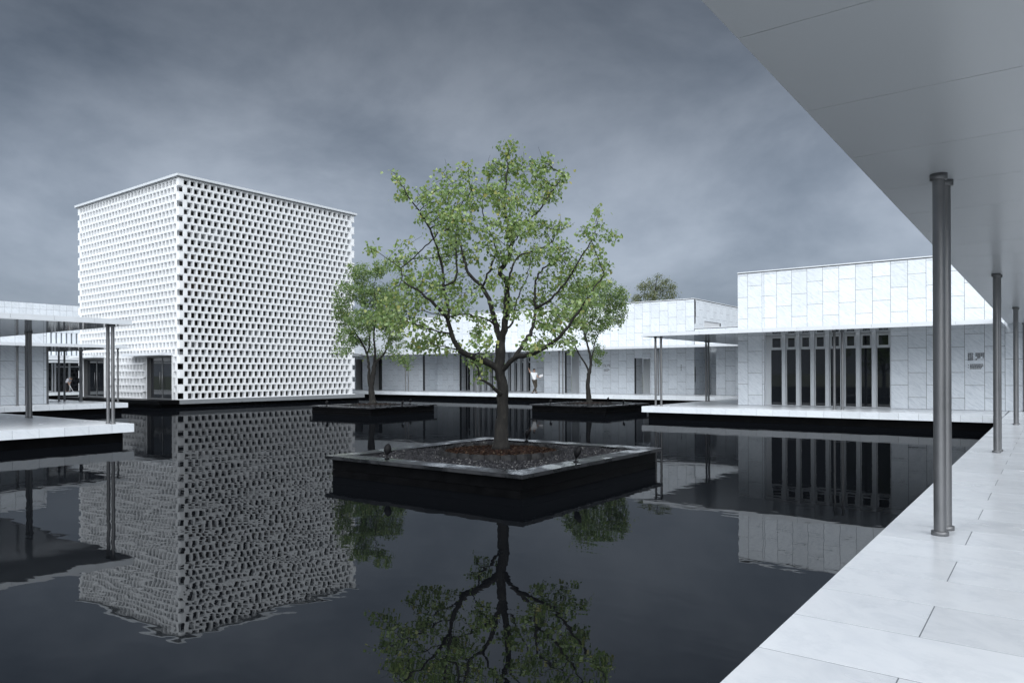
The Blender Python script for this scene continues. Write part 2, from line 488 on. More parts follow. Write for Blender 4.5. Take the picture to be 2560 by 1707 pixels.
# ------------------------------------------------------------------ canopies
def canopy(name, label, rects, zs, fascia, joint=1.22, soffit_split=None, lip=True):
    """thin plate roof; rects: plan rectangles; fascia: (axis, const, a0, a1, outward)"""
    x0, y0 = rects[0][0], rects[0][2]
    t = empty(name, (x0, y0, zs), label, 'canopy')
    for (xa, xb, ya, yb) in rects:
        if soffit_split:
            k0 = ya
            while k0 < yb - 0.01:
                k1 = min(k0 + soffit_split, yb)
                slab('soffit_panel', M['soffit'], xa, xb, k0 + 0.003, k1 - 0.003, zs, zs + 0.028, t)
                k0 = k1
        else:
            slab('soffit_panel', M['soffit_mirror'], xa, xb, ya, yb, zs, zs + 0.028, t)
        slab('roof_sheet', M['roof'], xa + 0.06, xb - 0.06, ya + 0.06, yb - 0.06, zs + 0.030, zs + 0.11, t)
    for axis, c, a0, a1, out in fascia:
        n = max(1, round(abs(a1 - a0) / joint)); st = (a1 - a0) / n
        for i in range(n):
            p, q = a0 + i * st + 0.004, a0 + (i + 1) * st - 0.004
            c0, c1 = sorted((c - out * 0.035, c - out * 0.075))
            l0, l1 = sorted((c + out * 0.003, c - out * 0.03))
            if axis == 'x':
                slab('fascia_panel', M['fascia'], p, q, c0, c1, zs + 0.031, zs + 0.145, t)
                slab('edge_lip', M['fascia'], p - 0.0035, q + 0.0035, l0, l1, zs - 0.004, zs + 0.026, t)
            else:
                slab('fascia_panel', M['fascia'], c0, c1, p, q, zs + 0.031, zs + 0.145, t)
                if lip: slab('edge_lip', M['fascia'], l0, l1, p - 0.0035, q + 0.0035, zs - 0.004, zs + 0.026, t)
    return t

ZC = 2.95
canopy('walkway_canopy', 'grey flat canopy overhead along the right walkway', [(-1.28, 1.28, 1.07, 60.0)], 3.10,  # unseen near end cut short so more sunlight reaches the walkway floor
       [('y', -1.28, 1.07, 60.0, -1), ('y', 1.28, 1.07, 60.0, 1)], soffit_split=1.29, lip=False)
canopy('forecourt_canopy', 'thin white canopy wrapping the front of the right hall',
       [(-13.96, -1.29, 27.9, 31.29), (-13.96, -11.06, 31.292, 41.15)], ZC,
       [('x', 27.9, -13.93, -1.30, -1), ('y', -13.96, 27.98, 41.1, -1)])
canopy('far_canopy', 'long thin white canopy of the far hall behind the trees', [(-64.0, -9.0, 41.16, 47.0)], ZC,
       [('x', 41.16, -64.0, -9.0, -1)])
canopy('landing_canopy', 'white canopy with mirror soffit over the deck jutting in at left', [(-36.6, -21.42, -2.0, 10.33)], 2.86,
       [('y', -21.42, -2.0, 10.30, 1), ('x', 10.33, -36.6, -21.46, 1)], joint=1.03)
canopy('west_canopy', 'lower white canopy behind the jutting one at left', [(-46.0, -37.9, -2.0, 18.0)], 2.78,
       [('y', -37.9, -2.0, 17.97, 1), ('x', 18.0, -46.0, -37.94, 1)], joint=1.22)

G1 = 'steel columns of the canopies'
names = ['nearest the camera', 'second from the camera', 'third from the camera', 'fourth from the camera', 'fifth from the camera']
for i, y in enumerate((7.2, 15.1, 23.25, 31.0)):
    column(-0.78, y, 3.10, 'front steel column of the walkway pair ' + names[i], G1)
    column(-0.765, y + 0.28, 3.10, 'rear steel column of the walkway pair ' + names[i], G1)
HC = ZC
for x, y, lb in ((-13.70, 28.72, 'left steel column of the pair at the left tip of the right hall canopy'),
                 (-13.44, 28.72, 'right steel column of the pair at the left tip of the right hall canopy'),
                 (-13.62, 34.2, 'left steel column of the pair beside the left corner of the right hall'),
                 (-13.62, 34.52, 'right steel column of the pair beside the left corner of the right hall'),
                 (-6.63, 29.35, 'left steel column of the pair before the tall windows of the right hall'),
                 (-6.35, 29.35, 'right steel column of the pair before the tall windows of the right hall'),
                 (-19.74, 41.75, 'lone steel column on the far deck beside the white service door'),
                 (-27.10, 41.75, 'left steel column of the far deck pair right of the standing person'),
                 (-26.80, 41.75, 'right steel column of the far deck pair right of the standing person'),
                 (-34.50, 41.75, 'left steel column of the far deck pair before the far windows'),
                 (-34.20, 41.75, 'right steel column of the far deck pair before the far windows'),
                 (-41.85, 41.75, 'left steel column of the far deck pair right of the left planter tree'),
                 (-41.52, 41.75, 'right steel column of the far deck pair right of the left planter tree')):
    column(x, y, HC, lb, G1)
for x, y, lb in ((-27.50, 9.74, 'left steel column of the rear pair on the jutting left deck'),
                 (-27.22, 9.74, 'right steel column of the rear pair on the jutting left deck'),
                 (-22.07, 9.9, 'left steel column of the front pair on the jutting left deck'),
                 (-21.77, 9.9, 'right steel column of the front pair on the jutting left deck')):
    column(x, y, 2.86, lb, G1)
for x, y, r, lb in ((-38.85, 13.36, 0.05, 'left thin column before the left marble wall'),
                    (-38.85, 13.72, 0.05, 'right thin column before the left marble wall'),
                    (-43.9, 17.1, 0.05, 'left dark column in front of the sweeping person'),
                    (-43.9, 17.38, 0.05, 'right dark column in front of the sweeping person'),
                    (-42.75, 17.75, 0.085, 'thick steel column before the left doorway of the cube'),
                    (-38.6, 17.8, 0.045, 'thin brown column at the right end of the second left deck')):
    column(x, y, 2.78, lb, G1, r=r, z=-0.006)

# ------------------------------------------------------------------ marble clad walls
PH = 0.94
def cladding(parent, plane, c, out, a0, a1, z0, z1, holes=(), joint0=None, thick=0.03, depth=0.25, skip_core=False, ph=PH, stagger=True, mod=MOD, zj=None, mat=None):
    """plane 'y': wall in x at y=c; 'x': wall in y at x=c; out: +1/-1 outward; holes (a0,a1,z0,z1)"""
    mat = mat or M['marble']
    if joint0 is None: joint0 = a0
    if zj is None: zj = z1
    js = {a0, a1}
    k = math.ceil((a0 - joint0) / mod)
    while joint0 + k * mod < a1 - 1e-6:
        if joint0 + k * mod > a0 + 1e-6: js.add(round(joint0 + k * mod, 4))
        k += 1
    hs = set()
    for h in holes:
        for e in h[:2]:
            if a0 < e < a1: hs.add(e)
    # drop module joints that fall closer than 6 cm to a hole edge
    js = sorted(hs | {j for j in js if all(abs(j - e) > 0.06 for e in hs)})
    def free(p, q):
        segs = [(z0, z1)]
        mid = (p + q) / 2
        for h in holes:
            if h[0] - 1e-6 <= mid <= h[1] + 1e-6:
                ns = []
                for s, e in segs:
                    if h[3] <= s or h[2] >= e: ns.append((s, e)); continue
                    if h[2] > s: ns.append((s, h[2]))
                    if h[3] < e: ns.append((h[3], e))
                segs = ns
        return segs
    def bx(mb, p, q, s, e, near, far):
        lo, hi = sorted((c - out * near, c - out * far))
        if plane == 'y': mb.box(p, q, lo, hi, s, e)
        else: mb.box(lo, hi, p, q, s, e)
    core = MB()
    edges = sorted({a0, a1} | hs)
    for p, q in zip(edges[:-1], edges[1:]):
        for s, e in free(p, q):
            bx(core, p, q, s, e, 0.009, depth)
    if not skip_core:
        core.build('wall_core', M['joint'], parent)
    gp = 0.0060
    for p, q in zip(js[:-1], js[1:]):
        if q - p < 0.03: continue
        ci = math.floor(((p + q) / 2 - joint0) / mod)
        off = (ph / 2 if ci % 2 else 0.0) if stagger else 0.0
        for s, e in free(p, q):
            cuts = [s]
            k = math.ceil((s - zj + off) / ph)
            zz = zj - off + k * ph
            kk = zz
            while kk < e - 0.08:
                if kk > s + 0.08: cuts.append(kk)
                kk += ph
            cuts.append(e)
            for u, v in zip(cuts[:-1], cuts[1:]):
                dz = 0.0012 * random.random()
                lo, hi = sorted((c + out * dz, c - out * thick))
                lo = round(lo, 3); hi = round(hi, 3)
                if plane == 'y': slab('marble_panel', mat, p + gp, q - gp, lo, hi, u + gp, v - gp, parent)
                else: slab('marble_panel', mat, lo, hi, p + gp, q - gp, u + gp, v - gp, parent)

def coping_line(parent, plane, c, out, a0, a1, z):
    """thin metal parapet cap in lengths"""
    n = max(1, round((a1 - a0) / 1.9)); st = (a1 - a0) / n
    for i in range(n):
        p, q = a0 + i * st + 0.003, a0 + (i + 1) * st - 0.003
        lo, hi = sorted((c + out * 0.03, c - out * 0.22))
        if plane == 'y': slab('parapet_cap', M['fascia'], p, q, lo, hi, z + 0.035, z + 0.075, parent)
        else: slab('parapet_cap', M['fascia'], lo, hi, p, q, z + 0.035, z + 0.075, parent)
    sh = MB(); lo, hi = sorted((c + out * 0.012, c - out * 0.2))
    if plane == 'y': sh.box(a0 + 0.01, a1 - 0.01, lo, hi, z + 0.001, z + 0.034)
    else: sh.box(lo, hi, a0 + 0.01, a1 - 0.01, z + 0.001, z + 0.034)
    sh.build('shadow_gap', M['joint'], parent)

def rect_frame(mb, x0, x1, y0, y1, z0, z1, w):
    mb.box(x0, x0 + w, y0, y1, z0, z1); mb.box(x1 - w, x1, y0, y1, z0, z1)
    mb.box(x0 + w, x1 - w, y0, y1, z0, z0 + w); mb.box(x0 + w, x1 - w, y0, y1, z1 - w, z1)

def window_bank(parent, x0, x1, y, z0, zt, zt2, z1, n, fin_w, fin_out, edge=0.04):
    """n tall lights between stone fins, transom, small top lights; faces -y"""
    st = (x1 - x0) / n
    for i in range(n):
        a, b = x0 + i * st, x0 + (i + 1) * st
        la = a + (fin_w / 2 if i else 0); lb = b - (fin_w / 2 if i < n - 1 else 0)
        wobj = MB(); rect_frame(wobj, la + 0.001, lb - 0.001, y, y + 0.07, z0, zt, 0.025)
        fr = wobj.build('window', M['frame'], parent)
        MB().box(la + 0.02, lb - 0.02, y + 0.03, y + 0.045, z0 + 0.02, zt - 0.02).build('pane', M['glass'], fr)
        w2 = MB(); rect_frame(w2, la + 0.001, lb - 0.001, y - 0.015, y + 0.07, zt + 0.004, zt2, 0.075)
        f2 = w2.build('top_window', M['frame'], parent)
        MB().box(la + 0.07, lb - 0.07, y + 0.03, y + 0.045, zt + 0.07, zt2 - 0.07).build('pane', M['glass'], f2)
        sp = MB(); sp.box(la + 0.001, lb - 0.001, y + 0.01, y + 0.07, zt2 + 0.004, z1); sp.build('spandrel', M['frame'], parent)
        if i < n - 1:
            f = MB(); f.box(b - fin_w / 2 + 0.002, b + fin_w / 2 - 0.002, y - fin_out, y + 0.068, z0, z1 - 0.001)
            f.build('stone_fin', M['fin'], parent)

# ---- the hall on the right
RBX, RBY, RBT = -11.02, 31.30, 5.69
rb = empty('marble_hall', (-6, 35, 0), 'white marble clad hall with eight tall windows at right of the pool', 'building')
J0 = -10.58
WX0, WX1 = -9.88, -5.02
hole = (WX0, WX1, 0.0, ZC + 0.03)
cladding(rb, 'y', RBY, -1, RBX, 9.0, 0.0, RBT, [hole], joint0=J0, zj=5.14)
cladding(rb, 'x', RBX, -1, RBY + 0.032, 41.0, 0.0, RBT, joint0=RBY, zj=5.14)
coping_line(rb, 'y', RBY, -1, RBX, 9.0, RBT)
coping_line(rb, 'x', RBX, -1, RBY + 0.23, 41.0, RBT)
MB().box(RBX + 0.26, 9.0, RBY + 0.26, 41.0, RBT - 0.4, RBT - 0.3).build('roof', M['roof'], rb)
MB().box(WX0 - 0.6, WX1 + 0.6, RBY + 0.75, RBY + 0.95, 0.0, ZC + 0.2).build('interior_wall', M['inner'], rb)
# reveal of the window recess
MB().box(WX0 - 0.02, WX0 + 0.018, RBY + 0.031, RBY + 0.33, 0.003, ZC).build('reveal', M['edge'], rb)
MB().box(WX1 - 0.018, WX1 + 0.02, RBY + 0.031, RBY + 0.33, 0.003, ZC).build('reveal', M['edge'], rb)
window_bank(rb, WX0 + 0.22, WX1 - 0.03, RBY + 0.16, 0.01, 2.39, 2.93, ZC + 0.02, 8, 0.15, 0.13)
MB().box(WX0 + 0.02, WX0 + 0.218, RBY + 0.18, RBY + 0.24, 0.003, ZC).build('side_post', M['frame'], rb)

# ---- the far hall
FY = 44.5
fh = empty('marble_hall', (-30, 47, 0), 'long white marble hall across the pool behind the trees', 'building')
REC = 46.27
FT = 6.15
holes = [(-50.98, -50.06, 0, 2.75), (-48.69, -47.51, 0, 2.75), (-42.55, -30.21, 0, ZC + 0.03), (-28.39, -27.17, 0, ZC), (-22.79, -21.63, 0, 2.42)]
cladding(fh, 'y', FY, -1, -64.0, -18.5, 0.0, FT, holes, joint0=-22.78, zj=5.06)
cladding(fh, 'x', -18.5, 1, FY + 0.032, 53.0, 0.0, FT, [(46.19, 49.16, 4.36, 4.83)], joint0=FY + 0.2, zj=5.06)
coping_line(fh, 'y', FY, -1, -64.0, -18.5, FT)
coping_line(fh, 'x', -18.5, 1, FY + 0.23, 53.0, FT)
MB().box(-64, -18.8, FY + 0.26, 53, FT - 0.4, FT - 0.3).build('roof', M['roof'], fh)
# recess with the far windows
cladding(fh, 'x', -42.55, 1, FY + 0.26, REC, 0.0, ZC, joint0=FY + 0.26, zj=2.3)
cladding(fh, 'y', REC, -1, -42.58, -30.0, 0.0, ZC, [(-40.0, -32.71, 0.0, ZC)], joint0=-42.55, zj=2.3)
cladding(fh, 'x', -40.0, 1, REC + 0.26, 47.1, 0.0, ZC, joint0=REC + 0.26, zj=2.1)
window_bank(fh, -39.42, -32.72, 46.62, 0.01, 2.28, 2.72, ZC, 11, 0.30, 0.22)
MB().box(-42.5, -30.0, 47.3, 47.5, 0.0, ZC).build('interior_wall', M['inner'], fh)
# recess with a tall dark metal door
cladding(fh, 'x', -28.39, 1, FY + 0.26, 45.36, 0.0, ZC, joint0=FY + 0.26, zj=2.1)
d1 = MB().box(-28.37, -27.17, 45.37, 45.45, 0.004, ZC).build('door', M['frame'], fh)
MB().box(-27.62, -27.58, 45.30, 45.34, 0.9, 1.9).build('door_handle', M['steel_dark'], d1)
# white service door
cladding(fh, 'x', -22.79, 1, FY + 0.26, 45.75, 0.0, 2.42, joint0=FY + 0.26, zj=1.9)
d2 = MB().box(-22.77, -21.3, 45.76, 45.82, 0.004, 2.40).build('door', M['door'], fh)
d2['label'] = 'flush white service door'
dh = MB(); dh.box(-22.05, -21.92, 45.68, 45.70, 1.05, 1.07); dh.box(-22.06, -22.03, 45.70, 45.757, 1.05, 1.08); dh.box(-22.06, -22.02, 45.72, 45.757, 0.93, 0.96)
dh.build('door_handle', M['black'], d2)
MB().box(-64.0, -46.5, 45.4, 45.5, 0.0, 3.2).build('interior_wall', M['inner'], fh)
for xa, xb in ((-50.98, -50.06), (-48.69, -47.51)):
    MB().box(xa - 0.05, xa + 0.012, FY + 0.031, 45.39, 0.004, 2.75).build('reveal', M['frame'], fh)
    gd = MB().box(xa, xb, 45.2, 45.26, 0.004, 2.75).build('door', M['glass'], fh)
    MB().box(xb - 0.2, xb - 0.16, 45.12, 45.16, 0.5, 1.7).build('door_handle', M['steel_dark'], gd)
vent = MB()
for i in range(14):
    yy = 46.22 + i * 0.21
    vent.obox((-18.57, yy, 4.595), (0.045, 0.045, 0), (0.006, -0.006, 0), (0, 0, 0.23))
vent.build('vent_louvre', M['frame'], fh)
MB().box(-18.75, -18.70, 46.1, 49.25, 4.3, 4.9).build('vent_back', M['joint'], fh)
# faint service hatch and low wing right of the passage
lw = empty('marble_wing', (-14, 46, 0), 'low white marble wing behind the right hall canopy', 'building')
cladding(lw, 'y', FY, -1, -17.07, -9.0, 0.0, 3.2, joint0=-17.07, zj=2.3)
cladding(lw, 'x', -17.07, -1, FY + 0.032, 50.0, 0.0, 3.2, joint0=FY, zj=2.3)
cladding(lw, 'y', 47.1, -1, -18.4, -17.1, 0.0, 3.2, joint0=-18.4, zj=2.0)
cladding(lw, 'y', FY - 0.15, -1, -18.42, -9.0, 3.12, 4.22, joint0=-18.42, zj=4.22, stagger=False, ph=2.0, mod=1.02)
coping_line(lw, 'y', FY - 0.15, -1, -18.42, -9.0, 4.22)

# ---- wing at the left edge
wh = empty('marble_hall', (-44, 8, 0), 'white marble hall at the left edge behind paired columns', 'building')
cladding(wh, 'x', -40.0, 1, -1.0, 15.02, -0.0, 4.05, joint0=13.05 - MOD * 2, ph=0.84, zj=2.1)
cladding(wh, 'y', 15.02, 1, -46.0, -40.032, 0.0, 4.05, joint0=-46.0, ph=0.84, zj=2.1)
MB().box(-46.0, -40.3, -1.0, 14.7, 3.7, 3.8).build('roof', M['roof'], wh)
MB().box(-40.4, -40.22, 15.05, 15.2, 0.0, 2.77).build('end_post', M['steel'], wh)

# ---- distant hall beyond the gap left of the cube
dhall = empty('marble_hall', (-74, 30, 0), 'distant tall marble hall with vertical fins behind the left canopies', 'building')
cladding(dhall, 'x', -70.0, 1, 12.0, 46.0, 5.15, 7.61, joint0=23.17, ph=1.19, zj=7.12 - 1.19 * 2, stagger=False, mod=0.525)
MB().box(-76.0, -70.2, 12.0, 46.0, 7.2, 7.3).build('roof', M['roof'], dhall)
gl = MB().box(-70.45, -70.35, 26.2, 46.0, 3.1, 5.15); gl.build('clerestory_glass', M['glass'], dhall)
cladding(dhall, 'x', -70.0, 1, 12.0, 26.2, 3.1, 5.149, joint0=23.17, ph=2.5, stagger=False, zj=3.1)
for i in range(22):
    ya = 26.33 + i * 0.41
    slab('fin', M['edge'], -70.33, -70.0, ya, ya + 0.27, 3.1, 5.14, dhall)
MB().box(-70.2, -66.0, 10.0, 60.0, 2.48, 2.60).build('eaves_slab', M['fascia'], dhall)
MB().box(-70.2, -66.3, 10.0, 60.0, 2.70, 3.08).build('eaves_upstand', M['fascia'], dhall)
MB().box(-69.6, -69.5, 12.0, 60.0, 0.0, 2.479).build('glass_wall', M['glass'], dhall)
for y, wd in ((25.95, 0.14), (26.46, 0.10), (26.66, 0.14), (27.80, 0.14), (28.9, 0.14), (30.0, 0.14), (31.1, 0.14), (24.9, 0.14), (23.8, 0.14)):
    slab('mullion', M['frame'], -69.49, -69.36, y, y + wd, 0.0, 2.478, dhall)
MB().box(-69.49, -69.40, 24.0, 26.459, 0.0, 0.10).build('door_rail', M['frame'], dhall)
MB().box(-69.49, -69.40, 26.801, 40.0, 2.12, 2.20).build('transom', M['frame'], dhall)

# ------------------------------------------------------------------ lettering on the walls
def lettering(name, label, x0, x1, z0, z1, y, cols, lines):
    o = MB()
    wdt, hgt = x1 - x0, z1 - z0
    rnd = random.Random(3)
    def glyph(gx, gz, s):
        # strokes of a square character, too small in the photograph to be read
        o.box(gx - s * .45, gx + s * .45, y - 0.004, y, gz + s * .3, gz + s * .44)
        o.box(gx - s * .4, gx + s * .4, y - 0.004, y, gz - s * .06, gz + s * .08)
        o.box(gx - s * .45, gx + s * .45, y - 0.004, y, gz - s * .44, gz - s * .3)
        o.box(gx - s * .08, gx + s * .1, y - 0.004, y, gz - s * .29, gz - s * .07)
        o.box(gx - s * .08, gx + s * .1, y - 0.004, y, gz + s * .09, gz + s * .29)
        if rnd.random() > .4:
            o.box(gx - s * .42, gx - s * .28, y - 0.004, y, gz - s * .29, gz - s * .07)
            o.box(gx + s * .28, gx + s * .42, y - 0.004, y, gz + s * .09, gz + s * .29)
    for fx, gl in cols:
        for fz in gl:
            glyph(x0 + fx * wdt, z0 + fz * hgt, hgt * 0.088)
    for fa, fb, fz in lines:
        x = fa
        while x < fb:
            ln = rnd.uniform(.03, .11)
            o.box(x0 + x * wdt, x0 + min(x + ln, fb) * wdt, y - 0.003, y, z0 + fz * hgt - hgt * .022, z0 + fz * hgt + hgt * .022)
            x += ln + .014
    t = empty(name, (x0, y, z0), label, 'lettering')
    o.build('printed_marks', M['ink'], t, kind='stuff')
    return t
E1 = (.84, .74, .64, .54)
lettering('wall_lettering', 'black lettering on the marble wall right of the tall windows', -2.49, -1.98, 1.48, 2.17, RBY - 0.004,
          [(.06, E1), (.17, E1), (.28, E1), (.52, (.84, .74, .54)), (.63, (.84, .74, .64)), (.73, (.84, .74, .64)), (.84, (.84, .74)), (.95, (.84, .74, .64))],
          [(.02, .07, .24), (.02, .06, .12), (.14, .94, .27), (.14, .96, .20), (.14, .88, .13), (.14, .82, .06)])
lettering('wall_lettering', 'small black lettering on the far hall wall right of the right planter tree', -25.24, -24.66, 1.50, 2.10, FY - 0.004,
          [(.05, (.84, .74, .58)), (.17, (.84, .74, .58)), (.29, (.84, .74, .64)), (.41, (.84, .74, .64, .55)), (.62, (.84, .74, .64)), (.74, (.84, .74)), (.85, (.84, .74, .64)), (.97, (.84, .74, .64, .55))],
          [(.14, .9, .3), (.14, .94, .2), (.14, .7, .1)])

for lx, lz, lb in ((-19.41, 1.75, 'tiny vertical sign on the far wall left of the dark passage'), (-27.09, 2.15, 'tiny vertical sign on the far wall beside the tall metal door')):
    sg = MB()
    for q in range(4):
        zq = lz + 0.16 - q * 0.105
        sg.box(lx - 0.035, lx + 0.035, FY - 0.007, FY - 0.004, zq - 0.035, zq - 0.015); sg.box(lx - 0.035, lx + 0.035, FY - 0.007, FY - 0.004, zq + 0.01, zq + 0.03); sg.box(lx - 0.01, lx + 0.01, FY - 0.007, FY - 0.004, zq - 0.014, zq + 0.009)
    ts = empty('wall_lettering', (lx, FY, lz), lb, 'lettering')
    sg.build('printed_marks', M['ink'], ts, kind='stuff')
tag(MB().box(-33.83-0.06, -33.83+0.06, 46.630, 46.634, 1.17-0.12, 1.17+0.12).build('paper_notice', M['paper']), 'small white paper notice stuck in a far window', 'notice')

# ------------------------------------------------------------------ the cube
CXF, CYF, CS = -41.10, 22.45, 13.35
ROWS, RH, Z0 = 30, 0.436, -0.06
PITCH, C0, BD = 0.427, 0.27, 0.29
cube = empty('brick_cube', (CXF - CS / 2, CYF + CS / 2, 0), 'white cube tower with a lattice of hollow blocks at left of the pool', 'building')
def block_geo(mb, axis, a, z, back=0):
    """hollow block: open tube, opening faces outward. axis 'E': +x face, a along y; 'S': -y face, a along x (from corner, negative)"""
    t, tz, w, h, d = 0.036, 0.052, PITCH - 0.008, RH - 0.008, BD
    pts = []
    for dep in (0, d):
        for (u, v) in ((0, 0), (w, 0), (w, h), (0, h), (t, tz), (w - t, tz), (w - t, h - tz), (t, h - tz)):
            u2, v2 = a + 0.004 + u, z + 0.004 + v
            if axis == 'E': pts.append((CXF - dep, CYF + u2, v2))
            elif axis == 'S': pts.append((CXF - u2, CYF + dep, v2))
            elif axis == 'W': pts.append((CXF - CS + dep, CYF + u2, v2))
            else: pts.append((CXF - u2, CYF + CS - dep, v2))
    n = len(mb.v); mb.v += pts
    for i in range(4):
        j = (i + 1) % 4
        mb.f.append((n + i, n + j, n + 4 + j, n + 4 + i))
        mb.f.append((n + 4 + i, n + 4 + j, n + 12 + j, n + 12 + i))
        mb.f.append((n + i, n + 8 + i, n + 8 + j, n + j))
        mb.f.append((n + 8 + i, n + 12 + i, n + 12 + j, n + 8 + j))
portals = [(CXF + 45.0 * 0 - (-44.98), 0)]
P1 = (0.84, 3.9)       # distance from the near corner along the left face
P2 = (9.5, 12.62)
rest = MB(); single = []
def in_portal(a, r):
    return r < 6 and any(p[0] - 0.05 < a + PITCH and a < p[1] + 0.05 for p in (P1, P2))
for r in range(ROWS):
    z = Z0 + r * RH
    slit = r % 2 == 1
    start, n = (C0, 30) if slit else (C0 + PITCH / 2, 29)
    for face in 'ESWN':
        for i in range(n):
            a = start + i * PITCH
            if face == 'S' and in_portal(a, r): continue
            if face == 'E' and i < 10:
                single.append((a, z)); continue
            if face in 'WN' and i % 1: continue
            block_geo(rest, face, a, z)
    # corners: bands round the corner and solid end plates
    for cx, cy, sx, sy in ((CXF, CYF, -1, 1), (CXF, CYF + CS, -1, -1), (CXF - CS, CYF, 1, 1)):
        e = C0 + (0 if slit else PITCH / 2) - 0.002
        def lb(x0, x1, y0, y1, za, zb):
            xs = sorted((cx + sx * x0, cx + sx * x1)); ys = sorted((cy + sy * y0, cy + sy * y1))
            rest.box(xs[0], xs[1], ys[0], ys[1], za, zb)
        for za, zb in ((z + 0.003, z + 0.04), (z + RH - 0.04, z + RH - 0.003)):
            lb(0, e, 0, e, za, zb)
        if slit:
            lb(0.02, C0 - 0.004, 0, 0.03, z + 0.041, z + RH - 0.041)
            lb(0, 0.03, 0.03, C0 - 0.004, z + 0.041, z + RH - 0.041)
        else:
            lb(0.25, e - 0.002, 0, 0.03, z + 0.041, z + RH - 0.041)
            lb(0, 0.03, 0.25, e - 0.002, z + 0.041, z + RH - 0.041)
# portal jamb plates of white block ends
for p in (P1, P2):
    for a in (p[0] - 0.02, p[1] - 0.02):
        rest.box(CXF - a - 0.045, CXF - a, CYF - 0.004, CYF + BD, Z0, Z0 + 6 * RH)
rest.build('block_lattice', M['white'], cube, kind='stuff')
proto = MB(); block_geo(proto, 'E', 0, 0)
proto.v = [(v[0] - CXF, v[1] - CYF - PITCH / 2, v[2] - RH / 2) for v in proto.v]
pm = proto.mesh('block', M['white'])
for a, z in single[:300]:
    place('block', pm, (CXF, CYF + a + PITCH / 2, z + RH / 2), cube)
TOP = Z0 + ROWS * RH
ov = 0.16
for (x0, x1, y0, y1) in ((CXF - CS - ov, CXF + ov, CYF - ov, CYF + CS + ov),):
    MB().box(x0 + 0.06, x1 - 0.06, y0 + 0.06, y1 - 0.06, TOP + 0.003, TOP + 0.16).build('roof_slab', M['base_slab'], cube)
    n = 6
    for i in range(n):
        xa, xb = x0 + i * (x1 - x0) / n, x0 + (i + 1) * (x1 - x0) / n
        slab('roof_edge', M['roof_metal'], xa + 0.006, xb - 0.006, y0, y0 + 0.058, TOP + 0.05, TOP + 0.19, cube)
        ya, yb = y0 + 0.06 + i * (y1 - y0 - 0.06) / n, y0 + 0.06 + (i + 1) * (y1 - y0 - 0.06) / n
        slab('roof_edge', M['roof_metal'], x1 - 0.058, x1, ya + 0.006, yb - 0.006, TOP + 0.05, TOP + 0.19, cube)
# dark inner volume with floors, mullions and timber screens that show through the openings
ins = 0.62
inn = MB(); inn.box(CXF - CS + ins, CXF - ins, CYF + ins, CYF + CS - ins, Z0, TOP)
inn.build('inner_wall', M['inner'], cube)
fl = MB()
for z in (2.62, 5.6, 8.7, 11.6):
    fl.box(CXF - CS + 0.36, CXF - 0.36, CYF + 0.36, CYF + 0.615, z, z + 0.16)
    fl.box(CXF - 0.615, CXF - 0.36, CYF + 0.62, CYF + CS - 0.36, z, z + 0.16)
fl.build('floor_edge', M['base_slab'], cube)
rnd = random.Random(9)
for i in range(9):
    a = 0.9 + i * 1.42
    slab('mullion', M['steel_dark'], CXF - 0.60, CXF - 0.54, CYF + a, CYF + a + 0.07, Z0, TOP - 0.01, cube)
for i in range(16):
    a, z = rnd.uniform(0.4, 11.5), rnd.uniform(5.8, 11.5)
    sc = MB()
    ln, hh = rnd.uniform(1.0, 2.6), rnd.uniform(.5, 1.2)
    for q in range(int(hh / 0.11)):
        sc.box(CXF - 0.53, CXF - 0.50, CYF + a, CYF + a + ln, z + q * 0.11, z + q * 0.11 + 0.05)
    sc.build('timber_screen', M['brown'], cube)
for i in range(10):
    a, z = rnd.uniform(0.8, 11.5), rnd.choice((2.9, 3.3, 5.9, 9.0, 9.4))
    MB().box(CXF - 0.612, CXF - 0.58, CYF + a, CYF + a + rnd.uniform(.8, 2.5), z, z + rnd.uniform(.5, 1.1)).build('blind', M['base_slab'], cube)
# base: grey slab under the right face, black granite below
MB().box(CXF - CS, CXF + 0.10, CYF - 0.02, CYF + CS + 0.85, -0.31, Z0 - 0.003).build('base_slab', M['base_slab'], cube)
MB().box(CXF - CS - 0.3, CXF - 0.25, CYF - 0.95, CYF + CS + 0.6, -0.95, -0.312).build('plinth', M['granite'], cube)
MB().box(CXF - CS - 0.2, CXF + 0.02, CYF - 1.25, CYF - 0.022, -0.30, -0.07).build('threshold', M['granite'], cube)
# doorways on the left face
for k, p in enumerate((P1, P2)):
    xa, xb = CXF - p[1] + 0.045, CXF - p[0] - 0.02
    ht = Z0 + 6 * RH
    sf = MB()
    sf.box(xa, xa + 0.05, CYF + 0.02, CYF + 0.34, Z0, ht); sf.box(xb - 0.05, xb, CYF + 0.02, CYF + 0.34, Z0, ht)
    sf.box(xa + 0.05, xb - 0.05, CYF + 0.02, CYF + 0.34, ht - 0.06, ht)
    sf.build('door_surround', M['steel'], cube)
    wd = (xb - xa - 0.1) / 2
    for s in range(2):
        da = xa + 0.05 + s * wd
        fr = MB(); rect_frame(fr, da + 0.004, da + wd - 0.004, CYF + 0.20, CYF + 0.26, Z0 + 0.01, ht - 0.065, 0.06)
        dr = fr.build('door', M['steel_dark'], cube)
        MB().box(da + 0.06, da + wd - 0.06, CYF + 0.22, CYF + 0.24, Z0 + 0.06, ht - 0.12).build('pane', M['glass'], dr)
        hx = da + wd - 0.16 if s == 0 else da + 0.13
        MB().tube([(hx, CYF + 0.14, 0.55), (hx, CYF + 0.14, 1.6)], [0.016, 0.016], 8).build('door_handle', M['steel'], dr)
    MB().box(CXF - p[1] - (1.6 if k == 0 else 0.4), CXF - p[0] + 0.02, CYF - 0.75, CYF - 0.01, ht + 0.02, ht + 0.17).build('door_canopy', M['fascia'], cube)

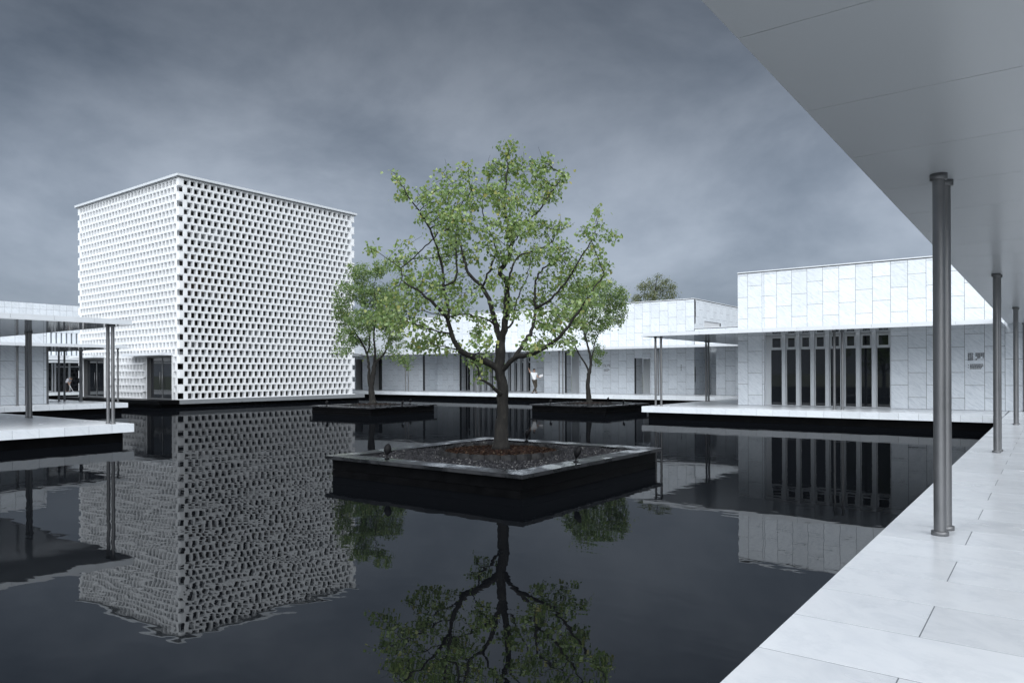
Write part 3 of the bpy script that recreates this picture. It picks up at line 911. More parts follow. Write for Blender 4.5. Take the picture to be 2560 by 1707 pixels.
# ------------------------------------------------------------------ planters
PT = -0.13
rg = random.Random(21)
def planter(name, label, x0, x1, y0, y1, nstones, nchips, ring, group='black planters in the pool'):
    t = empty(name, ((x0 + x1) / 2, (y0 + y1) / 2, WATER), label, 'planter', group)
    ih, cw, th = 0.10, 0.40, 0.062
    # walls, two courses per side
    for (a0, a1, b0, b1) in ((x0 + ih, x1 - ih, y0 + ih, y0 + ih + 0.12), (x0 + ih, x1 - ih, y1 - ih - 0.12, y1 - ih),
                             (x0 + ih, x0 + ih + 0.12, y0 + ih + 0.122, y1 - ih - 0.122), (x1 - ih - 0.12, x1 - ih, y0 + ih + 0.122, y1 - ih - 0.122)):
        slab('wall_stone', M['granite'], a0, a1, b0, b1, PT - 0.262, PT - th - 0.002, t)
        ad = 0.012
        slab('wall_stone', M['granite'], a0 - ad * 0, a1, b0, b1, -0.95, PT - 0.268, t)
    # coping slabs
    n = 4
    for i in range(n):
        sx = (x1 - x0) / n; sy = (y1 - y0 - 2 * cw) / n
        for yy in (y0, y1 - cw):
            slab('coping_stone', M['coping'], x0 + i * sx + 0.002, x0 + (i + 1) * sx - 0.002, yy, yy + cw, PT - th, PT - 0.0008 * (i % 2), t)
        for xx in (x0, x1 - cw):
            slab('coping_stone', M['coping'], xx, xx + cw, y0 + cw + i * sy + 0.002, y0 + cw + (i + 1) * sy - 0.002, PT - th, PT - 0.0008 * (i % 2), t)
    # gravel bed, slightly dished
    G = 34; gx0, gx1, gy0, gy1 = x0 + cw, x1 - cw, y0 + cw, y1 - cw
    gm = MB()
    cx_, cy_ = (x0 + x1) / 2, (y0 + y1) / 2
    def gz(x, y):
        return PT - 0.045 + 0.018 * math.sin(x * 3.1) * math.cos(y * 2.7) + 0.02 * math.exp(-((x - cx_) ** 2 + (y - cy_) ** 2) / 1.2)
    for j in range(G + 1):
        for i in range(G + 1):
            x, y = gx0 + (gx1 - gx0) * i / G, gy0 + (gy1 - gy0) * j / G
            gm.v.append((x, y, gz(x, y)))
    for j in range(G):
        for i in range(G):
            a = j * (G + 1) + i
            gm.f.append((a, a + 1, a + G + 2, a + G + 1))
    gm.build('gravel_bed', M['gravel'], t)
    st = MB()
    for _ in range(nstones):
        x, y = rg.uniform(gx0 + 0.02, gx1 - 0.02), rg.uniform(gy0 + 0.02, gy1 - 0.02)
        if math.hypot(x - cx_, y - cy_) < ring: continue
        s = rg.uniform(0.010, 0.024); z = gz(x, y) + s * 0.3; b = len(st.v)
        an = rg.uniform(0, 6.28)
        for k in range(4):
            a = an + k * 1.57
            st.v.append((x + math.cos(a) * s * rg.uniform(.7, 1.2), y + math.sin(a) * s * rg.uniform(.7, 1.2), z + rg.uniform(-.3, .2) * s))
        st.v.append((x, y, z + s * rg.uniform(.5, .9)))
        for k in range(4): st.f.append((b + k, b + (k + 1) % 4, b + 4))
    st.build('gravel', M['stone'], t, kind='stuff')
    # mulch disc and its chips
    mm = MB(); nb = 40
    mm.v.append((cx_, cy_, PT + 0.06))
    for rr, dz in ((0.45, 0.045), (ring - 0.03, 0.012)):
        for i in range(nb):
            a = 2 * math.pi * i / nb
            mm.v.append((cx_ + rr * math.cos(a), cy_ + rr * math.sin(a), PT + dz))
    for i in range(nb):
        j = (i + 1) % nb
        mm.f.append((0, 1 + i, 1 + j)); mm.f.append((1 + i, 1 + nb + i, 1 + nb + j, 1 + j))
    mm.build('mulch_bed', M['mulch'], t)
    ch = MB()
    for _ in range(nchips):
        rr = ring * math.sqrt(rg.random()) * 0.97; a = rg.uniform(0, 6.28)
        x, y = cx_ + rr * math.cos(a), cy_ + rr * math.sin(a)
        z = PT + 0.012 + 0.04 * (1 - rr / ring) + rg.uniform(0, 0.015)
        d = Vector((rg.gauss(0, 1), rg.gauss(0, 1), rg.gauss(0, .35))).normalized(); e = d.cross(Vector((rg.gauss(0, .3), rg.gauss(0, .3), 1))).normalized()
        l, w_ = rg.uniform(.015, .05), rg.uniform(.007, .016)
        c = Vector((x, y, z)); b = len(ch.v)
        ch.v += [tuple(c + d * l), tuple(c + e * w_), tuple(c - d * l), tuple(c - e * w_), tuple(c + d.cross(e) * 0.008)]
        ch.f += [(b, b + 1, b + 4), (b + 1, b + 2, b + 4), (b + 2, b + 3, b + 4), (b + 3, b, b + 4)]
    ch.build('mulch_chips', M['chip'], t, kind='stuff')
    # scalloped edging tiles
    key = 'edge%d' % int(ring * 100)
    ne = 24; wseg = 2 * math.pi * ring / ne
    et = MB(); K = 5
    for i in range(K + 1):
        u = -wseg / 2 + wseg * i / K + (0.004 if i == 0 else -0.004 if i == K else 0)
        bul = 0.075 * math.cos(math.pi * (u / wseg))
        top = 0.055 + 0.02 * math.cos(math.pi * (u / wseg))
        et.v += [(bul, u, -0.08), (bul, u, top), (bul - 0.018, u, top), (bul - 0.018, u, -0.08)]
    for i in range(K):
        a = i * 4
        for k in range(3): et.f.append((a + k, a + 4 + k, a + 5 + k, a + 1 + k))
    em = et.mesh('edging_tile', M['edging'])
    for i in range(ne):
        a = 2 * math.pi * i / ne
        o = place('edging_tile', em, (cx_ + ring * math.cos(a), cy_ + ring * math.sin(a), PT - 0.005 + rg.uniform(-.006, .006)), t)
        o.rotation_euler = (0, rg.uniform(-.05, .05), a)
    return t, (cx_, cy_)

_, CM = planter('stone_planter', 'large black planter nearest the camera with a gravel bed', -11.02, -6.41, 8.86, 13.74, 16000, 3600, 1.13)
_, CL = planter('stone_planter', 'black planter at left in front of the white cube', -29.35, -24.95, 22.65, 27.10, 2500, 1200, 1.05)
_, CR = planter('stone_planter', 'black planter behind at right beside the forecourt deck', -21.0, -16.62, 29.6, 34.1, 2500, 1200, 1.05)

# uplights standing on the copings: a ribbed shell like a closed bud on a stalk
def uplight_parts():
    sh = MB(); prof = [(0.012, 0.0), (0.05, 0.05), (0.078, 0.11), (0.080, 0.155), (0.060, 0.21), (0.030, 0.245), (0.004, 0.262)]
    n = 14
    for r, z in prof:
        for i in range(n):
            a = 2 * math.pi * i / n
            rr = r * (1.0 + (0.06 if i % 2 else -0.04))
            sh.v.append((rr * math.cos(a) * 0.8 + 0.10 * (z / .26) ** 2 * .4, rr * math.sin(a), z))
    for j in range(len(prof) - 1):
        for i in range(n):
            k = (i + 1) % n
            sh.f.append((j * n + i, j * n + k, (j + 1) * n + k, (j + 1) * n + i))
    sh.s = True
    return sh.mesh('shell', M['black']), MB().lathe([(0.045, 0), (0.045, 0.012), (0.014, 0.02), (0.014, 0.085)], n=12).mesh('stalk', M['black'])
SHELL, STALK = uplight_parts()
def uplight(x, y, rz, label):
    t = empty('garden_uplight', (x, y, PT + 0.0008), label, 'uplight', 'bud shaped uplights on the planters')
    place('stalk', STALK, (x, y, PT + 0.0008), t)
    s = place('shell', SHELL, (x, y, PT + 0.06), t)
    s.rotation_euler = (0.15, 0.12, rz); s.scale = (0.85, 0.85, 0.85)
for x, y, rz, lb in ((-9.66, 9.16, 2.5, 'dark bud shaped uplight on the front left rim of the near planter'),
                     (-6.62, 10.72, 1.2, 'dark bud shaped uplight on the front right rim of the near planter'),
                     (-9.6, 13.42, 0.4, 'dark uplight half hidden behind the trunk of the near tree'),
                     (-28.3, 22.86, 2.5, 'left uplight on the front rim of the left planter'),
                     (-25.15, 24.85, 1.0, 'right uplight on the right rim of the left planter'),
                     (-26.6, 26.85, 0.4, 'rear uplight on the back rim of the left planter'),
                     (-19.9, 29.85, 2.0, 'left uplight on the front rim of the right planter'),
                     (-16.85, 31.7, 1.0, 'right uplight on the right rim of the right planter'),
                     (-18.9, 33.8, 0.6, 'pale uplight behind the trunk in the right planter')):
    uplight(x, y, rz, lb)

# ------------------------------------------------------------------ trees
FW = Vector((-math.sin(YAW), math.cos(YAW), 0)); RT = Vector((math.cos(YAW), math.sin(YAW), 0))
def at_depth(px, py, depth):
    """a point at a given distance in front of the camera, used to lay out branch skeletons"""
    return Vector((0, 0, EYE)) + (FW + RT * ((px - CX) / F_PX) + Vector((0, 0, (HY - py) / F_PX))) * depth

def make_tree(name, label, base, skel, clumps, n_attr, leaf_mat_, leaf_size, leaves_per, trunk_r, seed, group=None, step=0.10, kill=0.16, infl=1.2, tip_r=0.0035, leaf_spread=0.07, thin=1.0, droop=0.55, twigs=True):
    rng = np.random.default_rng(seed)
    nodes, par, minr = [], [], []
    def add(p, pa, r=0.0):
        nodes.append(np.array(p, float)); par.append(pa); minr.append(r); return len(nodes) - 1
    def nearest(p):
        return int(np.argmin(((np.array(nodes) - p) ** 2).sum(1)))
    for si, (pts, r0, r1) in enumerate(skel):
        if si and trunk_r > .15: r0, r1 = r0 * .84, r1 * .84
        pts = [np.array(p, float) for p in pts]
        if not nodes: cur = add(pts[0], -1, r0 * 1.55); skel0 = pts[0]
        else: cur = nearest(pts[0])
        tot = sum(np.linalg.norm(b - a) for a, b in zip(pts[:-1], pts[1:])); run = 0
        # smooth the polyline with a catmull-rom pass
        P = [pts[0]] + pts + [pts[-1]]
        for i in range(1, len(P) - 2):
            a, b, c, d = P[i - 1], P[i], P[i + 1], P[i + 2]
            seg = np.linalg.norm(c - b); k = max(2, int(seg / step))
            for j in range(1, k + 1):
                u = j / k
                q = 0.5 * (2 * b + (c - a) * u + (2 * a - 5 * b + 4 * c - d) * u * u + (3 * b - a - 3 * c + d) * u ** 3)
                q = q + rng.normal(0, 0.010, 3)
                run += seg / k
                fl_ = (0.55 * r0 * math.exp(-run / 0.16)) if (len(par) and pts[0] is skel0) else 0.0
                cur = add(q, cur, r0 + (r1 - r0) * min(1, run / tot) + fl_)
    # attractors
    wts = np.array([c[1][0] * c[1][2] * (c[2] if len(c) > 2 else 1) for c in clumps]); wts /= wts.sum()
    A = []
    pick = rng.choice(len(clumps), n_attr, p=wts)
    for k in pick:
        c, rd = clumps[k][0], clumps[k][1]
        d = rng.normal(0, 1, 3); d /= np.linalg.norm(d); rr = rng.random() ** (1 / 2.2)
        v = RT * float(d[0] * rd[0] * rr) + FW * float(d[1] * rd[1] * rr) + Vector((0, 0, float(d[2] * rd[2] * rr)))
        A.append(np.array(Vector(c) + v))
    A = np.array(A)
    ND = np.array(nodes)
    D = np.full(len(A), 1e9); I = np.zeros(len(A), int)
    for s in range(0, len(ND), 200):
        dd = np.linalg.norm(A[:, None] - ND[None, s:s + 200], axis=2); m = dd.min(1); im = dd.argmin(1) + s
        up = m < D; D[up] = m[up]; I[up] = im[up]
    alive = np.ones(len(A), bool)
    for it in range(160):
        alive &= D > kill
        act = np.where(alive & (D < infl * 3))[0]
        if len(act) == 0: break
        dirs = {}
        NDa = np.array(nodes)
        vec = A[act] - NDa[I[act]]; vec /= np.linalg.norm(vec, axis=1)[:, None]
        acc = np.zeros((len(nodes), 3)); np.add.at(acc, I[act], vec)
        new0 = len(nodes)
        for n_ in np.unique(I[act]):
            v = acc[n_]; l = np.linalg.norm(v)
            if l < 1e-4: continue
            v = v / l + rng.normal(0, 0.16, 3); v /= np.linalg.norm(v)
            add(nodes[n_] + v * step, n_)
        nw = np.array(nodes[new0:])
        if len(nw) == 0: break
        dd = np.linalg.norm(A[:, None] - nw[None], axis=2); m = dd.min(1); im = dd.argmin(1) + new0
        up = m < D - 1e-9; D[up] = m[up]; I[up] = im[up]
        if not up.any(): break
        if len(nodes) > 9000: break
    if twigs:
        has = set(par); ends = [i for i in range(len(nodes)) if i not in has]
        for i in rng.choice(ends, min(len(ends), max(20, len(ends) // 7)), replace=False):
            d = nodes[i] - nodes[par[i]]; d = d / (np.linalg.norm(d) + 1e-9) + np.array([0, 0, .5]) + rng.normal(0, .25, 3); d /= np.linalg.norm(d)
            cur = int(i)
            for q in range(rng.integers(2, 4)):
                d = d + rng.normal(0, .2, 3); d /= np.linalg.norm(d)
                cur = add(nodes[cur] + d * step * .9, cur, 0.0025)
    n = len(nodes); kids = [[] for _ in range(n)]
    for i in range(n):
        if par[i] >= 0: kids[par[i]].append(i)
    R = np.zeros(n); EX = 2.35
    for i in range(n - 1, -1, -1):
        R[i] = tip_r if not kids[i] else sum(R[k] ** EX for k in kids[i]) ** (1 / EX)
    sc = trunk_r / R[0]
    R = np.maximum(tip_r, R * np.where(R > tip_r * 4, min(1.0, sc * 1.6), 1.0))
    for i in range(n):
        if minr[i] > 0: R[i] = max(minr[i], min(R[i], minr[i] * 1.1))
    R = R * np.clip(1 + rng.normal(0, .055, n), .88, 1.16)
    t = empty(name, tuple(base), label, 'tree', group)
    mb = MB()
    # chains
    starts = [(0, None)]
    while starts:
        i, pre = starts.pop()
        ch = [pre, i] if pre is not None else [i]
        while kids[i]:
            ks = sorted(kids[i], key=lambda k: -R[k])
            for k in ks[1:]: starts.append((k, i))
            i = ks[0]; ch.append(i)
        rad = [R[c] for c in ch]
        if pre is not None: rad[0] = min(R[pre] * 0.8, rad[1] * 1.25)
        big = max(rad)
        mb.tube([tuple(nodes[c]) for c in ch], rad, 14 if big > 0.09 else 8 if big > 0.03 else 5 if big > .01 else 3)
    mb.build('trunk', M['bark'], t)
    # leaves
    tips = [i for i in range(n) if R[i] < tip_r * 2.4 and minr[i] == 0]
    C, AX, NR, SZ = [], [], [], []
    tset = set(tips); tips = tips + [i for i in range(n) if i not in tset and R[i] < 0.032 and rng.random() < 0.35]
    for i in tips:
        k = rng.poisson(leaves_per * (1.35 if not kids[i] else 0.8) * (1 if i in tset else 0.7))
        for _ in range(k):
            off = rng.normal(0, leaf_spread * (1 if i in tset else 1.8), 3); C.append(nodes[i] + off)
            ax = rng.normal(0, 0.6, 3) + np.array([0, 0, -droop]) + off * 3; AX.append(ax / np.linalg.norm(ax))
            nr = rng.normal(0, 0.75, 3) + np.array([0, -0.1, 0.55]); NR.append(nr); SZ.append(leaf_size * rng.uniform(.6, 1.25))
    C, AX, NR, SZ = map(np.array, (C, AX, NR, SZ))
    SD = np.cross(AX, NR); SD /= np.linalg.norm(SD, axis=1)[:, None] + 1e-9
    UP = np.cross(SD, AX)
    prof = [(0, 0, 0), (-.46 * thin, .22, .09), (-.36 * thin, .62, .08), (0, 1.05, -.02), (.36 * thin, .62, .08), (.46 * thin, .22, .09)]
    V = np.stack([C + SZ[:, None] * (SD * a + AX * b + UP * c) for a, b, c in prof], 1).reshape(-1, 3)
    nl = len(C)
    me = bpy.data.meshes.new('crown')
    fi = (np.arange(nl)[:, None] * 6 + np.array([[0, 1, 2, 3, 0, 3, 4, 5]])).reshape(-1)
    me.vertices.add(len(V)); me.vertices.foreach_set('co', V.reshape(-1).astype(np.float32))
    me.loops.add(len(fi)); me.loops.foreach_set('vertex_index', fi.astype(np.int32))
    me.polygons.add(nl * 2); me.polygons.foreach_set('loop_start', (np.arange(nl * 2) * 4).astype(np.int32))
    me.polygons.foreach_set('loop_total', np.full(nl * 2, 4, np.int32))
    me.materials.append(leaf_mat_)
    me.update(calc_edges=True); me.validate()
    o = place('crown', me, (0, 0, 0), t); o['kind'] = 'stuff'
    print('TREE', name, 'nodes', n, 'leaves', nl, flush=True)
    return t

# --- the big tree: limbs laid out after the photograph's branching, with depth of their own
def z4(x, y): return 780 + x / 2.45, 320 + y / 2.45
MB_BASE = Vector((CM[0], CM[1], PT + 0.02))
D0 = MB_BASE.dot(FW)
def m4(x, y, off=0.0):
    a, b = z4(x, y); return at_depth(a, b, D0 + off)
rt = random.Random(5)
skel = [
    ([tuple(MB_BASE), m4(1158, 1900), m4(1160, 1800), m4(1172, 1680), m4(1165, 1580), m4(1150, 1490), m4(1152, 1400), m4(1158, 1310)], 0.132, 0.092),
    ([m4(1150, 1480), m4(1100, 1450, -.1), m4(1000, 1405, -.3), m4(905, 1360, -.5), m4(860, 1270, -.6), m4(835, 1180, -.7), m4(780, 1110, -.9), m4(700, 1030, -1.1), m4(600, 960, -1.2)], 0.085, 0.018),
    ([m4(835, 1180, -.7), m4(840, 1110, -.5), m4(810, 980, -.4), m4(800, 850, -.3), m4(740, 650, -.5), m4(640, 480, -.6), m4(540, 330, -.7)], 0.04, 0.010),
    ([m4(805, 965, -.4), m4(880, 920, -.2), m4(885, 780, .0), m4(890, 620, .1), m4(930, 430, .1)], 0.028, 0.009),
    ([m4(905, 1360, -.5), m4(800, 1335, -.8), m4(700, 1310, -1.0)], 0.022, 0.008),
    ([m4(850, 1260, -.6), m4(720, 1230, -.9), m4(560, 1170, -1.1)], 0.022, 0.008),
    ([m4(1158, 1310), m4(1125, 1210, .2), m4(1100, 1090, .3), m4(1050, 985, .5), m4(960, 880, .7), m4(920, 740, .9), m4(880, 600, 1.0)], 0.075, 0.014),
    ([m4(1120, 1200, .2), m4(1060, 1170, -.1), m4(950, 1140, -.5), m4(840, 1150, -.9), m4(640, 1110, -1.3)], 0.026, 0.008),
    ([m4(1158, 1310), m4(1185, 1210, -.1), m4(1190, 1090, -.2), m4(1200, 950, -.3), m4(1150, 890, -.4), m4(1195, 820, -.3), m4(1230, 700, -.2), m4(1190, 540, -.1), m4(1190, 380, 0), m4(1205, 200, 0)], 0.085, 0.012),
    ([m4(1195, 960, -.3), m4(1260, 800, .2), m4(1400, 740, .6), m4(1480, 690, .8)], 0.03, 0.010),
    ([m4(1230, 700, -.2), m4(1290, 600, .3), m4(1400, 500, .5), m4(1480, 380, .6), m4(1560, 280, .7)], 0.032, 0.009),
    ([m4(1050, 985, .5), m4(1060, 940, .2), m4(1130, 740, .4), m4(1050, 540, .6), m4(1060, 380, .6)], 0.03, 0.009),
    ([m4(1165, 1490), m4(1210, 1440, -.2), m4(1260, 1400, -.3), m4(1350, 1385, -.6), m4(1450, 1335, -.8), m4(1560, 1230, -.9), m4(1680, 1060, -.9), m4(1790, 900, -.8)], 0.065, 0.012),
    ([m4(1240, 1410, -.25), m4(1300, 1310, .1), m4(1350, 1240, .3), m4(1370, 1110, .5), m4(1370, 960, .7), m4(1420, 860, .9), m4(1560, 760, 1.1)], 0.055, 0.012),
    ([m4(1370, 1100, .5), m4(1450, 1060, .3), m4(1560, 940, .2), m4(1640, 810, .1), m4(1720, 680, 0), m4(1760, 540, 0)], 0.035, 0.008),
    ([m4(1155, 1640, -.1), m4(1120, 1600, -.25), m4(1085, 1565, -.4), m4(1030, 1530, -.5), m4(1010, 1450, -.6), m4(960, 1420, -.7)], 0.05, 0.008),
    ([m4(1180, 1250, 0), m4(1230, 1180, .4), m4(1260, 1050, .8), m4(1330, 900, 1.2)], 0.03, 0.01),
    ([m4(560, 950, -1.2), m4(540, 860, -1.2), m4(440, 780, -1.2), m4(370, 740, -1.2)], 0.014, 0.006),
]
raw = [(1210, 130, 85, 85), (1150, 250, 120, 100), (1310, 260, 130, 105), (1430, 220, 75, 80), (1545, 300, 60, 60), (1450, 390, 120, 100),
       (950, 270, 75, 80), (800, 270, 70, 60, .4), (500, 270, 55, 45, .5), (560, 390, 85, 85), (700, 420, 90, 80, .8), (860, 430, 130, 115), (1010, 400, 110, 115),
       (1150, 420, 105, 110), (1300, 420, 110, 110), (720, 560, 80, 70), (870, 590, 120, 115), (1040, 610, 115, 100), (1250, 610, 150, 110), (1420, 620, 120, 85), (1540, 600, 90, 65),
       (1745, 510, 40, 55, .6), (1840, 670, 75, 60), (1680, 640, 75, 65), (1740, 750, 70, 65, .8), (370, 745, 60, 45), (600, 700, 45, 55, .8), (550, 820, 100, 70),
       (590, 950, 120, 95), (710, 900, 95, 65), (810, 760, 110, 100), (980, 770, 105, 90), (1150, 760, 105, 85), (1350, 780, 120, 85), (1500, 750, 105, 85),
       (880, 1000, 110, 80), (900, 1100, 85, 60), (1600, 870, 115, 80), (1480, 960, 110, 90), (1630, 990, 100, 70), (1800, 850, 75, 55), (1750, 950, 80, 45, .6),
       (1250, 940, 100, 75), (1080, 950, 90, 60, .7), (560, 1080, 130, 75), (480, 1200, 85, 60), (630, 1190, 95, 50), (690, 1330, 100, 48), (1050, 1330, 100, 80), (990, 1430, 70, 50),
       (1250, 1110, 90, 55), (1590, 1120, 105, 70), (1430, 1320, 90, 45), (1380, 1395, 60, 28, .8), (1590, 1385, 50, 26, .8), (1010, 1260, 50, 40), (1000, 1500, 40, 30, .8), (1330, 1150, 70, 40, .5), (430, 1150, 110, 60, 1.3), (560, 1240, 90, 45, 1.2), (1500, 1220, 120, 60, 1.2), (1640, 1210, 80, 50), (1330, 1320, 70, 45), (760, 1220, 70, 40), (610, 1340, 70, 32), (1120, 1180, 60, 50), (520, 1010, 110, 70), (1700, 1070, 90, 55), (470, 1080, 90, 60, 1.2), (660, 1080, 90, 60), (780, 1000, 80, 60), (1400, 1050, 90, 60), (1420, 1210, 80, 45), (1560, 1300, 90, 45), (860, 1290, 60, 40), (1020, 1180, 60, 50), (1180, 1060, 70, 50), (640, 780, 80, 60)]
cl = []
for q in raw:
    x, y, rx, ry = q[:4]
    hx = (x - 1150) / 800
    env = 1.75 * math.sqrt(max(0.05, 1 - hx * hx)) * (0.55 if y < 350 else 0.8 if y > 1250 else 1.0)
    dx = rt.uniform(-env, env)
    sc_ = D0 / (2.45 * F_PX)
    cl.append((m4(x, y, dx), (rx * sc_ * .93, 0.5 * (rx + ry) * sc_ * .95, ry * sc_ * .88), q[4] if len(q) > 4 else 1.0))
make_tree('broadleaf_tree', 'large green tree in the near planter at the middle of the pool', MB_BASE, skel, cl, 6200, M['leaf'], 0.066, 4.7, 0.20, 11, kill=0.12, step=0.085, leaf_spread=0.05)

# --- smaller multi-stem trees
def small_tree(label, base, seed, stems, cl_, n_attr, lean=0.0):
    return make_tree('broadleaf_tree', label, base, stems, cl_, n_attr, M['leaf2'], 0.076, 18.0, 0.10, seed, step=0.12, kill=0.2, leaf_spread=0.08)
def px_tree(center, depth_base):
    return lambda x, y, off=0.0: at_depth(x, y, depth_base + off)

BL = Vector((CL[0] - .05, CL[1], PT + 0.02)); DL = BL.dot(FW); pl = px_tree(BL, DL)
bpx = 926
stL = [([tuple(BL), pl(928, 975), pl(931, 945), pl(934, 925), pl(938, 905)], 0.15, 0.10),
       ([pl(928, 978), pl(922, 945), pl(922, 915), pl(918, 885), pl(905, 855), pl(885, 825), pl(868, 790)], 0.085, 0.02),
       ([pl(938, 905), pl(948, 895), pl(962, 880, .4), pl(972, 850, .6), pl(978, 800, .8)], 0.06, 0.015),
       ([pl(936, 908), pl(938, 880, -.3), pl(935, 840, -.5), pl(940, 780, -.6), pl(935, 720, -.6)], 0.06, 0.015),
       ([pl(918, 885), pl(925, 850, .4), pl(915, 800, .6), pl(905, 730, .7)], 0.04, 0.012),
       ([pl(962, 880, .4), pl(985, 885, .2), pl(1010, 900, .1)], 0.02, 0.007),
       ([pl(920, 892), pl(900, 885, -.4), pl(870, 880, -.7), pl(840, 883, -.9)], 0.018, 0.006)]
pm_ = DL / F_PX
def ell(P, x, y, rx, ry, off, wgt=1.0, k=1.0):
    return (P(x, y, off), (rx * k, (rx + ry) / 2 * k * 1.1, ry * k), wgt)
clL = [ell(pl, x, y, rx, ry, off, wgt, pm_) for x, y, rx, ry, off, wgt in (
    (900, 680, 38, 30, .2, 1), (955, 670, 30, 28, -.4, .8), (870, 730, 34, 32, -.3, 1), (925, 735, 42, 38, .6, 1), (975, 740, 34, 36, .2, 1), (860, 790, 32, 32, .6, 1), (905, 800, 36, 32, -.8, 1),
    (955, 800, 38, 34, .9, 1), (995, 800, 28, 34, -.4, 1), (865, 838, 30, 24, -.6, .8), (985, 850, 32, 22, .3, .8), (1005, 895, 34, 16, .1, .9), (1020, 915, 16, 10, .1, .6), (848, 882, 22, 8, -.9, .7), (895, 855, 24, 18, .7, .7), (935, 870, 20, 14, .5, .4), (845, 760, 18, 22, 0, .6))]
small_tree('smaller green tree in the left planter before the white cube', BL, 31, stL, clL, 1300)

BR = Vector((CR[0], CR[1], PT + 0.02)); DR = BR.dot(FW); pr = px_tree(BR, DR)
stR = [([tuple(BR), pr(1471, 985), pr(1469, 962), pr(1471, 945), pr(1474, 930)], 0.13, 0.095),
       ([pr(1474, 935), pr(1466, 915), pr(1452, 893), pr(1440, 870, -.2), pr(1425, 845, -.4), pr(1405, 825, -.6)], 0.055, 0.014),
       ([pr(1474, 930), pr(1477, 905), pr(1471, 870), pr(1462, 835, .2), pr(1458, 790, .4), pr(1470, 740, .4)], 0.075, 0.015),
       ([pr(1476, 905), pr(1483, 880, .3), pr(1490, 850, .5), pr(1510, 810, .7), pr(1535, 770, .8)], 0.04, 0.012),
       ([pr(1440, 872, -.2), pr(1415, 862, -.6), pr(1385, 850, -.9), pr(1350, 842, -1.1)], 0.018, 0.006)]
kr = DR / F_PX
clR = [ell(pr, x, y, rx, ry, off, wgt, kr) for x, y, rx, ry, off, wgt in (
    (1465, 715, 36, 28, .2, 1), (1515, 725, 36, 30, -.4, 1), (1430, 750, 36, 30, .6, 1), (1480, 765, 38, 30, -.6, 1), (1530, 765, 36, 28, .5, 1), (1555, 740, 22, 28, .1, 1), (1400, 790, 30, 24, -.5, .8),
    (1450, 805, 36, 24, .7, .9), (1505, 805, 38, 22, -.2, 1), (1545, 800, 24, 20, .3, .9), (1475, 840, 26, 16, .6, .6), (1500, 880, 16, 20, .5, .9), (1497, 905, 12, 12, .5, .8), (1375, 850, 24, 10, -.9, .6), (1430, 845, 22, 12, -.3, .5), (1560, 770, 16, 20, .2, .8))]
small_tree('smaller green tree in the right planter before the far hall', BR, 47, stR, clR, 1150)

# --- feathery tree beyond the far roof
BF = at_depth(1637, 960, 66.0); BF.z = -1.0; DF = 66.0
pf = px_tree(BF, DF); kf = DF / F_PX
stF = [([tuple(BF), pf(1637, 860), pf(1636, 790), pf(1637, 740), pf(1643, 700)], 0.16, 0.03)]
for (x, y, off) in ((1600, 718, .5), (1610, 705, -.6), (1680, 715, .6), (1672, 700, -.4), (1590, 745, -.5), (1690, 742, .4), (1580, 760, .6), (1695, 765, -.5), (1605, 775, .2), (1670, 775, .3)):
    stF.append(([pf(1637, y + 28), pf((1637 + x) / 2, y + 14, off / 2), pf(x, y, off)], 0.035, 0.01))
clF = [ell(pf, x, y, rx, ry, off, 1.0, kf) for x, y, rx, ry, off in (
    (1648, 696, 14, 10, 0), (1625, 708, 16, 11, .4), (1663, 706, 16, 12, -.3), (1606, 720, 16, 10, -.3), (1645, 722, 22, 12, .3), (1680, 718, 12, 12, .4), (1602, 742, 16, 10, .4), (1630, 742, 18, 11, -.6),
    (1665, 742, 20, 12, .6), (1682, 735, 10, 9, 0), (1588, 752, 12, 6, 0), (1610, 762, 22, 9, .5), (1645, 766, 22, 10, 0), (1678, 762, 12, 8, -.5), (1630, 785, 40, 14, 0))]
make_tree('feathery_tree', 'pale feathery tree showing above the far roof', BF, stF, clF, 900, M['needle'], 0.19, 9.0, 0.16, 77, step=0.16, kill=0.2, thin=0.28, leaf_spread=0.12, droop=0.9)

# ------------------------------------------------------------------ people
def skin_obj(name, joints, bones, mat, parent, root=0, sub=2):
    me = bpy.data.meshes.new(name)
    me.from_pydata([tuple(j[0]) for j in joints], bones, [])
    o = place(name, me, (0, 0, 0), parent)
    me.materials.append(mat)
    m = o.modifiers.new('skin', 'SKIN'); m.use_smooth_shade = True
    sv = me.skin_vertices[0].data if me.skin_vertices else None
    if sv is None:
        me.skin_vertices.new() if hasattr(me.skin_vertices, 'new') else None
        sv = me.skin_vertices[0].data
    for i, j in enumerate(joints):
        r = j[1]; sv[i].radius = r if isinstance(r, tuple) else (r, r); sv[i].use_root = (i == root)
    sm = o.modifiers.new('sub', 'SUBSURF'); sm.levels = sub; sm.render_levels = sub
    return o

def ellipsoid(c, r, n=12, m=8, tilt=None):
    mb = MB(); mb.s = True
    c = Vector(c)
    for j in range(m + 1):
        th = math.pi * j / m
        for i in range(n):
            a = 2 * math.pi * i / n
            v = Vector((r[0] * math.sin(th) * math.cos(a), r[1] * math.sin(th) * math.sin(a), r[2] * math.cos(th)))
            if tilt is not None: v = tilt @ v
            mb.v.append(tuple(c + v))
    for j in range(m):
        for i in range(n):
            k = (i + 1) % n
            mb.f.append((j * n + i, (j + 1) * n + i, (j + 1) * n + k, j * n + k))
    return mb

